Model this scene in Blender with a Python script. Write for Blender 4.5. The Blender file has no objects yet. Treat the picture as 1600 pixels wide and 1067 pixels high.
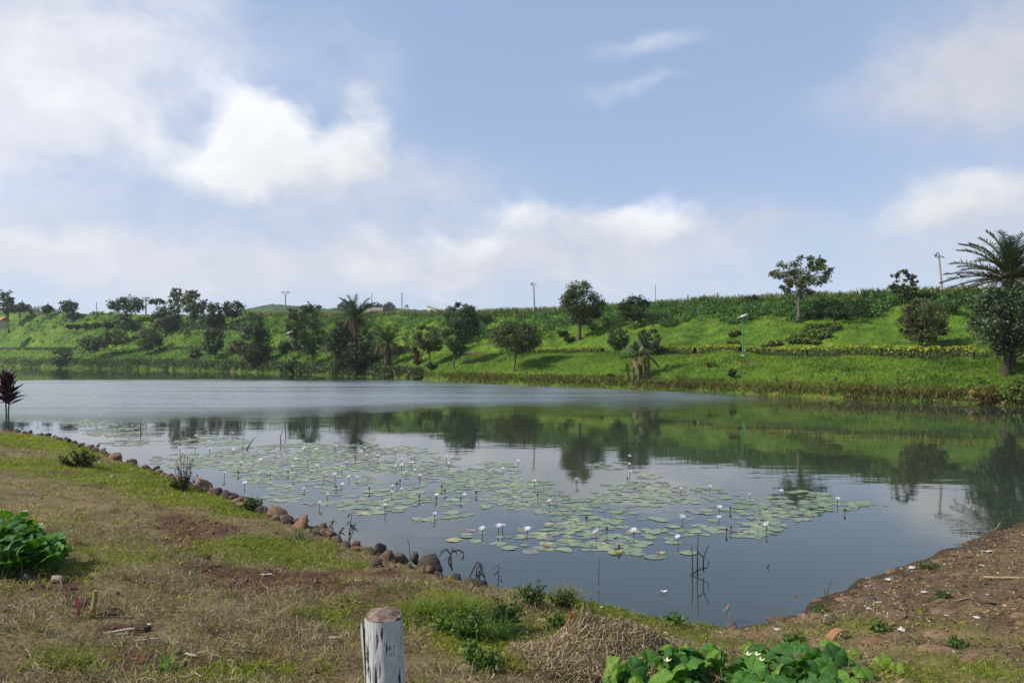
import bpy, math, random
import numpy as np
from mathutils import Vector, Matrix

# ------------------------------------------------------------------ camera, sky, sun, exposure
SC = bpy.context.scene
F, CX, YH, CZ = 1155.0, 800.0, 558.0, 3.2        # focal length in photo pixels, principal column, horizon row, eye height
cam_d = bpy.data.cameras.new('camera'); cam = bpy.data.objects.new('camera', cam_d)
SC.collection.objects.link(cam); SC.camera = cam
cam_d.sensor_width = 36.0; cam_d.lens = 36.0 * F / 1600.0
cam_d.shift_y = (YH - 533.5) / 1600.0
cam_d.clip_start = 0.1; cam_d.clip_end = 6000
cam.location = (0, 0, CZ); cam.rotation_euler = (math.radians(90), 0, 0)

SUN_EL, SUN_AZ = math.radians(40), math.radians(-98)   # azimuth clockwise from the view direction (+Y)
sd = bpy.data.lights.new('sun', 'SUN'); sun = bpy.data.objects.new('sun', sd); SC.collection.objects.link(sun)
sd.energy = 5.0; sd.angle = math.radians(0.6); sd.color = (1.0, 0.95, 0.86)
tosun = Vector((math.sin(SUN_AZ) * math.cos(SUN_EL), math.cos(SUN_AZ) * math.cos(SUN_EL), math.sin(SUN_EL)))
sun.rotation_euler = tosun.to_track_quat('Z', 'Y').to_euler()
sun.location = (-30, 0, 60)
SC.view_settings.view_transform = 'Standard'; SC.view_settings.look = 'None'
SC.view_settings.exposure = 0.37; SC.view_settings.gamma = 1.0
SC.view_settings.use_curve_mapping = False
SC.cycles.use_denoising = True
SC.cycles.max_bounces = 8; SC.cycles.transparent_max_bounces = 8; SC.cycles.volume_bounces = 0

class NT:
    """tiny helper for node trees"""
    def __init__(s, tree): s.t = tree; s.n = tree.nodes; s.l = tree.links
    def put(s, sock, v):
        if v is None: return
        if isinstance(v, bpy.types.NodeSocket): s.l.new(v, sock)
        else: sock.default_value = v
    def node(s, kind, out=0, **kw):
        n = s.n.new(kind)
        ins = kw.pop('ins', {})
        for k, v in kw.items(): setattr(n, k, v)
        for k, v in ins.items(): s.put(n.inputs[k], v)
        return n.outputs[out]
    def m(s, op, a, b=None, c=None, clamp=False):
        n = s.n.new('ShaderNodeMath'); n.operation = op; n.use_clamp = clamp
        s.put(n.inputs[0], a); s.put(n.inputs[1], b); s.put(n.inputs[2], c)
        return n.outputs[0]
    def vm(s, op, a, b=None):
        n = s.n.new('ShaderNodeVectorMath'); n.operation = op
        s.put(n.inputs[0], a)
        if b is not None: s.put(n.inputs['Scale'] if op == 'SCALE' else n.inputs[1], b)
        return n.outputs[0]
    def noise(s, vec, scale, detail=4, rough=0.55, out=0, dist=0.0):
        return s.node('ShaderNodeTexNoise', out, ins={'Vector': vec, 'Scale': scale, 'Detail': detail, 'Roughness': rough, 'Distortion': dist})
    def smooth(s, v, a, b, lo=0.0, hi=1.0):
        n = s.n.new('ShaderNodeMapRange'); n.interpolation_type = 'SMOOTHSTEP'
        s.put(n.inputs[0], v); n.inputs[1].default_value = a; n.inputs[2].default_value = b
        n.inputs[3].default_value = lo; n.inputs[4].default_value = hi
        return n.outputs[0]
    def mix(s, f, a, b, blend='MIX'):
        n = s.n.new('ShaderNodeMix'); n.data_type = 'RGBA'; n.blend_type = blend
        def four(v): return v if isinstance(v, bpy.types.NodeSocket) or len(v) == 4 else (*v, 1.0)
        s.put(n.inputs[0], f); s.put(n.inputs[6], four(a)); s.put(n.inputs[7], four(b))
        return n.outputs[2]
    def ramp(s, f, stops):
        n = s.n.new('ShaderNodeValToRGB'); s.put(n.inputs[0], f)
        e = n.color_ramp.elements
        while len(e) < len(stops): e.new(0.5)
        for el, (p, c) in zip(e, stops): el.position = p; el.color = (*c, 1.0)
        return n.outputs[0]

def az_el(px, py):
    return math.atan((px - CX) / F), math.atan((YH - py) / math.hypot(F, px - CX))

world = bpy.data.worlds.new('World'); SC.world = world; world.use_nodes = True
wt = NT(world.node_tree); wt.n.clear()
sky = wt.n.new('ShaderNodeTexSky'); sky.sky_type = 'NISHITA'; sky.sun_disc = False
sky.sun_elevation = SUN_EL; sky.sun_rotation = SUN_AZ
sky.altitude = 1400; sky.air_density = 1.0; sky.dust_density = 1.2; sky.ozone_density = 1.5
gen = wt.node('ShaderNodeTexCoord', 0)
warp = wt.vm('SCALE', wt.vm('SUBTRACT', wt.noise(gen, 5.0, 3, 0.6, out=1), (0.5, 0.5, 0.5)), 0.11)
dirw = wt.vm('ADD', gen, warp)
sep = wt.n.new('ShaderNodeSeparateXYZ'); wt.l.new(dirw, sep.inputs[0])
sep0 = wt.n.new('ShaderNodeSeparateXYZ'); wt.l.new(gen, sep0.inputs[0])
azs = wt.m('ARCTAN2', sep.outputs[0], sep.outputs[1])
els = wt.m('ARCSINE', wt.m('MINIMUM', wt.m('MAXIMUM', sep.outputs[2], -0.999), 0.999))
# clouds: (photo column, row, half width, half height, amount, brightness); first the soft veils, then the heaped ones
VEIL = [
    (40, 30, 290, 105, 1.1, 0.90), (130, 165, 210, 60, 0.7, 0.97), (300, 50, 170, 90, 0.5, 0.95), (0, 210, 190, 50, 0.8, 0.92), (560, 130, 80, 90, 0.55, 0.86), (480, 300, 270, 55, 0.75, 0.80),
    (640, 265, 170, 45, 0.4, 0.82), (70, 370, 200, 50, 0.8, 0.86), (300, 405, 360, 50, 0.7, 0.84), (700, 425, 400, 50, 0.85, 0.80), (960, 375, 250, 50, 0.85, 0.80), (1190, 345, 90, 22, 0.6, 0.74),
    (1480, 110, 150, 80, 0.75, 0.74), (1610, 60, 140, 110, 0.9, 0.74), (1360, 170, 170, 35, 0.35, 0.78), (1530, 330, 170, 60, 0.9, 0.76), (1500, 420, 250, 40, 0.4, 0.78),
    (1025, 86, 85, 13, 0.75, 0.95), (985, 143, 90, 10, 0.55, 0.9),
    (-260, 120, 260, 160, 1.0, 0.9), (-350, 350, 260, 70, 0.9, 0.85), (1960, 160, 240, 110, 0.8, 0.8), (2050, 380, 300, 60, 0.9, 0.8)]
HEAP = [
    (95, 165, 110, 38, 1.0, 0.98), (30, 60, 90, 50, 0.9, 0.95), (230, 60, 110, 50, 0.6, 0.95), (385, 205, 70, 50, 1.8, 1.04), (345, 270, 80, 44, 1.5, 1.02), (490, 255, 120, 46, 1.35, 0.97), (215, 235, 60, 40, 0.75, 0.95), (570, 215, 50, 60, 0.9, 0.94), (555, 125, 45, 36, 0.55, 0.9),
    (60, 362, 110, 26, 1.0, 0.95), (720, 388, 110, 26, 1.2, 0.95), (825, 332, 58, 28, 1.2, 0.97), (1030, 342, 60, 36, 1.35, 0.98), (930, 350, 80, 26, 0.9, 0.9), (560, 425, 110, 20, 0.8, 0.90), (300, 440, 110, 18, 0.7, 0.86), (880, 440, 90, 18, 0.8, 0.84), (1190, 342, 60, 18, 0.7, 0.78), (1530, 300, 105, 40, 1.2, 0.88), (1440, 330, 60, 24, 0.8, 0.84), (690, 470, 160, 14, 0.8, 0.85), (1100, 445, 110, 14, 0.6, 0.82)]
aev = wt.node('ShaderNodeCombineXYZ', 0, ins={0: azs, 1: els, 2: 0.0})
def blobs(lst, shade):
    tot = 0.0; bri = 0.0; top = 0.0
    for (px, py, rx, ry, am, br) in lst:
        a, e = az_el(px, py)
        su, sv = F / rx / max(math.cos(a) ** 2, 0.3), F / ry
        n = wt.n.new('ShaderNodeVectorMath'); n.operation = 'MULTIPLY_ADD'; wt.l.new(aev, n.inputs[0])
        n.inputs[1].default_value = (su, sv, 0); n.inputs[2].default_value = (-a * su, -e * sv, 0)
        q = wt.n.new('ShaderNodeVectorMath'); q.operation = 'DOT_PRODUCT'; wt.l.new(n.outputs[0], q.inputs[0]); wt.l.new(n.outputs[0], q.inputs[1])
        g = wt.m('POWER', 0.40, q.outputs['Value'])
        tot = wt.m('MULTIPLY_ADD', g, am, tot); bri = wt.m('MULTIPLY_ADD', g, am * br, bri)
        if shade:   # lit from above left
            q = wt.n.new('ShaderNodeVectorMath'); q.operation = 'DOT_PRODUCT'; wt.l.new(n.outputs[0], q.inputs[0]); q.inputs[1].default_value = (-0.3 * am, 0.9 * am, 0)
            top = wt.m('MULTIPLY_ADD', g, q.outputs['Value'], top)
    return tot, bri, top
tv, bv, _ = blobs(VEIL, False)
th, bh, sh = blobs(HEAP, True)
# the same broken cloud goes on all round and overhead
off = wt.m('MAXIMUM', wt.smooth(wt.m('ABSOLUTE', azs), 0.95, 1.3), wt.smooth(els, 0.55, 0.8))
gcl = wt.m('MULTIPLY', wt.smooth(wt.noise(wt.vm('MULTIPLY', dirw, (1, 1, 1.8)), 2.6, 4, 0.5), 0.47, 0.68), off)
tv = wt.m('ADD', tv, gcl); bv = wt.m('MULTIPLY_ADD', gcl, 0.9, bv)
fine = wt.noise(wt.vm('MULTIPLY', dirw, (1, 1, 1.5)), 11.0, 6, 0.60)
cov_v = wt.smooth(wt.m('MULTIPLY', tv, wt.m('MULTIPLY_ADD', fine, 1.6, 0.2)), 0.0, 1.45, 0.0, 0.92)
dens = wt.m('MULTIPLY_ADD', wt.m('SUBTRACT', fine, 0.5), 1.7, th)
cov_h = wt.m('MULTIPLY', wt.smooth(dens, 0.30, 1.55), wt.smooth(th, 0.08, 0.6))
bav_v = wt.m('MULTIPLY', wt.m('DIVIDE', bv, wt.m('ADD', tv, 0.001)), wt.m('MULTIPLY_ADD', fine, 0.3, 0.85))
lit = wt.m('DIVIDE', sh, wt.m('ADD', th, 0.05))
bav_h = wt.m('ADD', wt.m('DIVIDE', bh, wt.m('ADD', th, 0.001)), wt.m('MULTIPLY_ADD', lit, 0.13, wt.m('MULTIPLY', wt.m('SUBTRACT', fine, 0.5), 0.35)))
bav_h = wt.m('MINIMUM', bav_h, 1.10)
hz = wt.m('POWER', wt.m('SUBTRACT', 1.0, wt.m('MINIMUM', wt.m('ABSOLUTE', sep0.outputs[2]), 1.0)), 4.0)
WS = 0.10
def emis(c): return tuple(x / WS for x in c)
blue = wt.mix(0.55, sky.outputs[0], emis((0.36, 0.48, 0.70)))
blue = wt.mix(wt.m('MULTIPLY', wt.m('MULTIPLY', hz, hz), 0.80), blue, emis((0.50, 0.535, 0.63)))
def grey(v): return wt.node('ShaderNodeCombineColor', 0, ins={0: v, 1: v, 2: v})
skyc = wt.mix(cov_v, blue, wt.mix(1.0, emis((0.68, 0.695, 0.76)), grey(bav_v), 'MULTIPLY'))
skyc = wt.mix(wt.m('MULTIPLY', cov_h, 0.96), skyc, wt.mix(1.0, emis((0.715, 0.725, 0.755)), grey(bav_h), 'MULTIPLY'))
world.cycles.sampling_method = 'MANUAL'; world.cycles.sample_map_resolution = 512
bg = wt.n.new('ShaderNodeBackground'); wt.l.new(skyc, bg.inputs[0]); bg.inputs[1].default_value = WS
wo = wt.n.new('ShaderNodeOutputWorld'); wt.l.new(bg.outputs[0], wo.inputs[0])

# ------------------------------------------------------------------ helpers
COL = SC.collection
R = np.random.default_rng(7)
random.seed(7)

def link(o, parent=None):
    COL.objects.link(o)
    if parent is not None: o.parent = parent
    return o
def tag(o, label=None, cat=None, group=None, kind=None):
    if label: o['label'] = label
    if cat: o['category'] = cat
    if group: o['group'] = group
    if kind: o['kind'] = kind
    return o
def empty(name, loc, label, cat, group=None, rz=0.0):
    o = bpy.data.objects.new(name, None); o.empty_display_size = 0.2
    o.location = loc; o.rotation_euler = (0, 0, rz)
    link(o); return tag(o, label, cat, group)
def mesh_np(name, verts, faces, mat=None, col=None, smooth=False):
    """verts (N,3); faces: (M,k) array or list of such arrays; col: (M,3) colour per face"""
    if not isinstance(faces, (list, tuple)): faces = [faces]
    faces = [np.asarray(f, dtype=np.int32) for f in faces if len(f)]
    me = bpy.data.meshes.new(name)
    me.vertices.add(len(verts)); me.vertices.foreach_set('co', np.asarray(verts, dtype=np.float32).ravel())
    loops = np.concatenate([f.ravel() for f in faces]); tots = np.concatenate([np.full(len(f), f.shape[1], dtype=np.int32) for f in faces])
    me.loops.add(len(loops)); me.loops.foreach_set('vertex_index', loops)
    me.polygons.add(len(tots))
    st = np.zeros(len(tots), dtype=np.int32); st[1:] = np.cumsum(tots)[:-1]
    me.polygons.foreach_set('loop_start', st)
    if smooth: me.polygons.foreach_set('use_smooth', np.ones(len(tots), dtype=bool))
    me.update(calc_edges=True)
    if col is not None:
        at = me.attributes.new('col', 'FLOAT_COLOR', 'FACE')
        at.data.foreach_set('color', np.concatenate([np.asarray(col, dtype=np.float32), np.ones((len(col), 1), np.float32)], 1).ravel())
    if mat is not None: me.materials.append(mat)
    return me
def obj(name, me, parent=None, loc=None):
    o = bpy.data.objects.new(name, me)
    if loc is not None: o.location = loc
    return link(o, parent)

class MB:
    """collects tubes, strips and grids into one mesh"""
    def __init__(s): s.v = []; s.f4 = []; s.f3 = []; s.n = 0; s.c4 = []; s.c3 = []
    def add(s, v, f, col=(0.1, 0.1, 0.1)):
        v = np.asarray(v, float); f = np.asarray(f, int)
        if len(f) == 0: return
        s.v.append(v)
        col = np.asarray(col, float)
        if col.ndim == 1: col = np.tile(col, (len(f), 1))
        if f.shape[1] == 4: s.f4.append(f + s.n); s.c4.append(col)
        else: s.f3.append(f + s.n); s.c3.append(col)
        s.n += len(v)
    def tube(s, pts, rad, sides=6, col=(0.1, 0.1, 0.1), cap=True):
        pts = np.asarray(pts, float); k = len(pts); rad = np.broadcast_to(np.asarray(rad, float), (k,))
        d = np.gradient(pts, axis=0); d /= np.linalg.norm(d, axis=1, keepdims=True) + 1e-9
        ref = np.array([0.0, 0, 1]) if abs(d[:, 2].mean()) < 0.8 else np.array([1.0, 0, 0])
        u = np.cross(d, ref); u /= np.linalg.norm(u, axis=1, keepdims=True) + 1e-9; w = np.cross(d, u)
        a = np.arange(sides) * 2 * np.pi / sides
        v = pts[:, None] + rad[:, None, None] * (np.cos(a)[None, :, None] * u[:, None] + np.sin(a)[None, :, None] * w[:, None])
        i = np.arange(k - 1)[:, None] * sides; j = np.arange(sides)[None]; jn = (j + 1) % sides
        f = np.stack([i + j, i + jn, i + sides + jn, i + sides + j], -1).reshape(-1, 4)
        s.add(v.reshape(-1, 3), f, col)
        if cap:
            c = np.vstack([v[-1], pts[-1]]); q = np.arange(sides)
            s.add(c, np.stack([q, (q + 1) % sides, np.full(sides, sides)], 1), col)
    def box(s, lo, hi, col=(0.1, 0.1, 0.1), M=None):
        x0, y0, z0 = lo; x1, y1, z1 = hi
        v = np.array([[x0, y0, z0], [x1, y0, z0], [x1, y1, z0], [x0, y1, z0], [x0, y0, z1], [x1, y0, z1], [x1, y1, z1], [x0, y1, z1]], float)
        if M is not None: v = v @ np.array(M.to_3x3()).T + np.array(M.translation)
        s.add(v, [[0, 3, 2, 1], [4, 5, 6, 7], [0, 1, 5, 4], [1, 2, 6, 5], [2, 3, 7, 6], [3, 0, 4, 7]], col)
    def strip(s, pts, width, side, col=(0.1, 0.1, 0.1), fold=0.0):
        """flat strap leaf along pts; side = unit vector(s) across; fold lifts both edges"""
        pts = np.asarray(pts, float); k = len(pts); width = np.broadcast_to(np.asarray(width, float), (k,))
        side = np.broadcast_to(np.asarray(side, float), (k, 3))
        d = np.gradient(pts, axis=0); up = np.cross(side, d); up /= np.linalg.norm(up, axis=1, keepdims=True) + 1e-9
        v = np.concatenate([pts - side * width[:, None] / 2 + up * fold * width[:, None], pts, pts + side * width[:, None] / 2 + up * fold * width[:, None]])
        i = np.arange(k - 1)
        f = np.concatenate([np.stack([i, i + k, i + k + 1, i + 1], 1), np.stack([i + k, i + 2 * k, i + 2 * k + 1, i + k + 1], 1)])
        s.add(v, f, col)
    def mesh(s, name, mat, smooth=False):
        fs = []; cs = []
        if s.f4: fs.append(np.concatenate(s.f4)); cs.append(np.concatenate(s.c4))
        if s.f3: fs.append(np.concatenate(s.f3)); cs.append(np.concatenate(s.c3))
        return mesh_np(name, np.concatenate(s.v), fs, mat, np.concatenate(cs), smooth)

def _hash(ix, iy, seed):
    h = (ix.astype(np.int64) * 374761393 + iy.astype(np.int64) * 668265263 + seed * 144665) & 0x7fffffff
    h = ((h ^ (h >> 13)) * 1274126177) & 0x7fffffff
    return ((h ^ (h >> 16)) & 0xffff) / 65535.0
def vnoise(x, y, seed=0):
    x = np.asarray(x, float); y = np.asarray(y, float)
    ix = np.floor(x); iy = np.floor(y); fx = x - ix; fy = y - iy
    fx = fx * fx * (3 - 2 * fx); fy = fy * fy * (3 - 2 * fy)
    a = _hash(ix, iy, seed); b = _hash(ix + 1, iy, seed); c = _hash(ix, iy + 1, seed); d = _hash(ix + 1, iy + 1, seed)
    return (a * (1 - fx) + b * fx) * (1 - fy) + (c * (1 - fx) + d * fx) * fy
def fbm(x, y, seed=0, octv=4):
    r = 0; a = 0.5; n = 0
    for k in range(octv):
        r = r + a * vnoise(np.asarray(x) * 2 ** k, np.asarray(y) * 2 ** k, seed + k); n += a; a *= 0.5
    return r / n
def sstep(a, b, x):
    t = np.clip((np.asarray(x, float) - a) / (b - a), 0, 1); return t * t * (3 - 2 * t)

# ------------------------------------------------------------------ materials
def new_mat(name):
    m = bpy.data.materials.new(name); m.use_nodes = True; t = NT(m.node_tree); t.n.clear()
    return m, t
def finish(t, bsdf, disp=None):
    o = t.n.new('ShaderNodeOutputMaterial'); t.l.new(bsdf, o.inputs[0])
    if disp is not None: t.l.new(disp, o.inputs[2])
def pbsdf(t, col, rough=0.7, spec=0.3, normal=None, **kw):
    n = t.n.new('ShaderNodeBsdfPrincipled')
    t.put(n.inputs['Base Color'], col if isinstance(col, bpy.types.NodeSocket) or len(col) == 4 else (*col, 1))
    t.put(n.inputs['Roughness'], rough); t.put(n.inputs['Specular IOR Level'], spec)
    if normal is not None: t.put(n.inputs['Normal'], normal)
    for k, v in kw.items(): t.put(n.inputs[k], v)
    return n.outputs[0]
def bump(t, h, strength=0.5, dist=0.02):
    return t.node('ShaderNodeBump', 0, ins={'Strength': strength, 'Distance': dist, 'Height': h})
def leaf_mat(name, trans=0.3, rough=0.55, spec=0.25, tgain=(1.3, 1.4, 0.6)):
    m, t = new_mat(name)
    a = t.node('ShaderNodeAttribute', 0, attribute_name='col')
    b = pbsdf(t, a, rough, spec)
    tr = t.n.new('ShaderNodeBsdfTranslucent'); t.put(tr.inputs[0], t.mix(1.0, a, tgain, 'MULTIPLY'))
    mx = t.n.new('ShaderNodeMixShader'); mx.inputs[0].default_value = trans
    t.l.new(b, mx.inputs[1]); t.l.new(tr.outputs[0], mx.inputs[2])
    finish(t, mx.outputs[0]); return m
def plain_mat(name, col, rough=0.8, spec=0.25, var=0.35, scale=8.0, bmp=0.4, bdist=0.01, stretch=(1, 1, 1), attr=False):
    m, t = new_mat(name)
    co = t.node('ShaderNodeTexCoord', 3)
    v = t.vm('MULTIPLY', co, stretch)
    n = t.noise(v, scale, 6, 0.6); n2 = t.noise(v, scale * 5.3, 4, 0.6)
    base = t.node('ShaderNodeAttribute', 0, attribute_name='col') if attr else (*col, 1.0)
    f = t.m('MULTIPLY_ADD', t.m('ADD', n, t.m('MULTIPLY', n2, 0.5)), 2.0 * var, 1.0 - 1.5 * var)
    c = t.mix(1.0, base, t.node('ShaderNodeCombineColor', 0, ins={0: f, 1: f, 2: f}), 'MULTIPLY')
    finish(t, pbsdf(t, c, rough, spec, bump(t, t.m('ADD', n, t.m('MULTIPLY', n2, 0.4)), bmp, bdist)))
    return m
M = {}
M['leaf'] = leaf_mat('foliage', 0.3)
M['leaf_thick'] = leaf_mat('foliage_thick', 0.12, 0.5, 0.35)
M['grass'] = leaf_mat('grass_blades', 0.35, 0.6, 0.2)
M['gourd'] = leaf_mat('gourd_leaf', 0.34, 0.6, 0.2)
M['bark'] = plain_mat('bark', (0.1, 0.08, 0.06), 0.9, 0.1, 0.4, 3.0, 0.6, 0.03, (1, 1, 0.3), attr=True)
M['rock'] = plain_mat('stone', (0.2, 0.13, 0.09), 0.85, 0.2, 0.5, 7.0, 0.9, 0.03, attr=True)
M['metal'] = plain_mat('painted_metal', (0.2, 0.2, 0.2), 0.5, 0.4, 0.15, 4.0, 0.1, 0.005, attr=True)
M['matte'] = plain_mat('matte_surface', (0.5, 0.5, 0.5), 0.9, 0.15, 0.25, 5.0, 0.3, 0.01, attr=True)
M['petal'] = leaf_mat('petal', 0.35, 0.6, 0.2, (1, 1, 1))
M['straw'] = leaf_mat('straw', 0.15, 0.7, 0.15, (1.1, 1.0, 0.7))
M['litter'] = plain_mat('litter_paper', (0.7, 0.7, 0.68), 0.8, 0.2, 0.15, 20.0, 0.3, 0.005, attr=True)
# ------------------------------------------------------------------ far hillside: shore line, hedge path and ridge as real curves
KPX = np.array([-900, -500, -200, 0, 100, 250, 400, 560, 640, 700, 800, 900, 1000, 1100, 1200, 1300, 1400, 1500, 1600, 1800, 2100, 2500.])
SHO = np.array([569.5, 570.5, 571, 572.5, 575, 577.5, 582, 588.5, 592.5, 597, 601.5, 605, 609, 613, 618, 622.5, 626.5, 630.5, 635.5, 648, 675, 720])
HED = np.array([546, 546, 546.5, 547, 547, 547, 547.5, 550, 551, 552, 553, 552.5, 551.5, 551, 552.5, 555.5, 558.5, 561.5, 564, 568, 575, 585])
RID = np.array([482, 484, 486, 488, 489, 492, 495, 496, 495, 493, 490, 486, 481, 476.5, 474, 472, 470, 468, 465, 455, 440, 425])
def far_curves(px):
    s = np.interp(px, KPX, SHO); h = np.interp(px, KPX, HED); r = np.interp(px, KPX, RID)
    Ds = CZ * F / (s - YH); Dr = Ds * 1.17 + 22.0; Dh = Ds + 0.38 * (Dr - Ds)
    return Ds, Dh, Dr, CZ + (YH - h) / F * Dh, CZ + (YH - r) / F * Dr
def farP(px, t):
    """t: 0 shore, 0.38 hedge path, 1 ridge, >1 plateau beyond -> depth, height"""
    px = np.asarray(px, float); t = np.asarray(t, float)
    Ds, Dh, Dr, zh, zr = far_curves(px)
    D = Ds + (Dr - Ds) * np.minimum(t, 1.0) + np.maximum(t - 1.0, 0) * 60.0
    u = np.clip(t / 0.36, 0, 1); low = zh * (0.10 * sstep(0, 0.05, u) + 0.9 * (0.62 * u + 0.38 * (1 - (1 - u) ** 2)))
    w = np.clip((t - 0.40) / 0.60, 0, 1); up = zh + (zr - zh) * (0.75 * w + 0.25 * (1 - (1 - w) ** 2))
    z = np.where(t < 0.38, low, up)
    rr = np.interp(px, KPX, RID)
    z = np.where(t < 0, t * 6.0, z)
    z = np.where(t > 1, CZ + (YH - rr - 5.0 * sstep(1.0, 1.4, t)) / F * D, z)   # the land goes on rising gently behind
    return D, z
def far_bump(X, Y, t):
    k = sstep(0.03, 0.12, t) * (1 - sstep(1.0, 1.1, t)) * (1 - 0.8 * np.exp(-((t - 0.39) / 0.03) ** 2))
    return k * ((fbm(X / 9, Y / 9, 3, 3) - 0.5) * 1.3 + (fbm(X / 2.2, Y / 2.2, 5, 3) - 0.5) * 0.5)
def far_at(px, t):
    D, z = farP(px, t); X = (np.asarray(px) - CX) / F * D
    return np.stack(np.broadcast_arrays(X, D, z + far_bump(X, D, t)), -1)
_TT = np.linspace(0.0, 1.25, 800)
def on_far(px, py):
    """point of the hillside seen at a photo position, and its scale in metres per pixel"""
    p = far_at(np.full(800, float(px)), _TT)
    rows = YH - (p[:, 2] - CZ) / p[:, 1] * F
    k = np.argmax(rows <= py) if (rows <= py).any() else int(np.argmin(rows))
    return Vector(p[k]), p[k, 1] / F, _TT[k]

cols = np.concatenate([np.linspace(-900, 0, 90), np.linspace(0, 1600, 420)[1:], np.linspace(1600, 2500, 120)[1:]])
ts = np.concatenate([[-0.2, -0.05], np.linspace(0, 1.0, 110), [1.03, 1.07, 1.15, 1.3, 1.6, 2.2, 4.0]])
PX, TT = np.meshgrid(cols, ts)
P = far_at(PX, TT)
nr, nc = PX.shape
ii, jj = np.meshgrid(np.arange(nr - 1), np.arange(nc - 1), indexing='ij')
fq = np.stack([ii * nc + jj, ii * nc + jj + 1, (ii + 1) * nc + jj + 1, (ii + 1) * nc + jj], -1).reshape(-1, 4)
m, t = new_mat('hillside_grass')
geo = t.node('ShaderNodeNewGeometry', 0)
big = t.noise(geo, 0.055, 5, 0.6); mid = t.noise(geo, 0.5, 5, 0.65); fin = t.noise(geo, 3.2, 5, 0.7)
c = t.ramp(t.m('MULTIPLY_ADD', mid, 0.6, t.m('MULTIPLY', big, 0.45)), [(0.38, (0.020, 0.044, 0.006)), (0.46, (0.042, 0.092, 0.009)), (0.55, (0.072, 0.136, 0.013)), (0.66, (0.125, 0.172, 0.024))])
c = t.mix(t.smooth(fin, 0.35, 0.7), c, t.mix(1.0, c, (1.45, 1.35, 1.1), 'MULTIPLY'))
c = t.mix(t.smooth(t.noise(geo, 0.22, 5, 0.7), 0.58, 0.70, 0, 0.7), c, (0.13, 0.12, 0.035))
at = t.node('ShaderNodeAttribute', 2, attribute_name='soil')
soilm = t.smooth(t.m('ADD', at, t.m('MULTIPLY', t.m('SUBTRACT', mid, 0.5), 1.2)), 0.4, 0.7)
c = t.mix(soilm, c, t.mix(fin, (0.07, 0.040, 0.02), (0.16, 0.095, 0.05)))
finish(t, pbsdf(t, c, 0.85, 0.1, bump(t, t.m('ADD', fin, t.m('MULTIPLY', mid, 1.5)), 1.0, 0.25)))
M['hill'] = m
me = mesh_np('hillside', P.reshape(-1, 3), fq, M['hill'], smooth=True)
# bare earth: the shore lip and worn spots on the path
so = np.zeros(PX.shape)
so += 0.46 * np.exp(-(TT / 0.035) ** 2)
for (a, b, w) in ((730, 22, .9), (760, 18, .7), (945, 9, 1.0), (985, 8, .9), (1090, 6, 1.1), (655, 8, .7), (870, 8, .5)):
    so += w * np.exp(-((PX - a) / b) ** 2) * np.exp(-((TT - 0.39) / 0.05) ** 2)
at = me.attributes.new('soil', 'FLOAT', 'POINT'); at.data.foreach_set('value', so.ravel().astype(np.float32))
tag(obj('hillside', me), kind='structure')

# distant hill behind the ridge
hx = np.linspace(200, 1000, 160); prof = np.interp(hx, [200, 330, 385, 425, 470, 520, 600, 660, 700, 760, 1000], [500, 492, 482, 475.5, 478, 482, 481.5, 483.5, 487, 497, 505])
prof = prof - (fbm(hx / 9, hx * 0, 21, 3) - 0.5) * 2.2
Dh = 620.0
rows = []
for k, (f_, dz) in enumerate(((0.80, 0.0), (0.9, 0.55), (0.97, 0.9), (1.0, 1.0), (1.06, 0.97), (1.3, 0.3))):
    X = (hx - CX) / F * Dh * f_; z = CZ + (YH - prof) / F * Dh
    rows.append(np.stack([X, np.full_like(X, Dh * f_), 8 + (z - 8) * dz + (fbm(hx / 6, hx * 0 + k, 4, 3) - .5) * 2], -1))
V = np.concatenate(rows); n = len(hx)
i, j = np.meshgrid(np.arange(len(rows) - 1), np.arange(n - 1), indexing='ij')
m, t = new_mat('distant_hill')
geo = t.node('ShaderNodeNewGeometry', 0)
c = t.ramp(t.noise(geo, 0.06, 6, 0.7), [(0.3, (0.022, 0.045, 0.018)), (0.5, (0.036, 0.072, 0.024)), (0.7, (0.06, 0.10, 0.034))])
finish(t, pbsdf(t, c, 0.9, 0.1, bump(t, t.noise(geo, 0.3, 4), 1.0, 2.0)))
me = mesh_np('hill', V, np.stack([i * n + j, i * n + j + 1, (i + 1) * n + j + 1, (i + 1) * n + j], -1).reshape(-1, 4), m, smooth=True)
tag(obj('hill', me), kind='structure')

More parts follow.
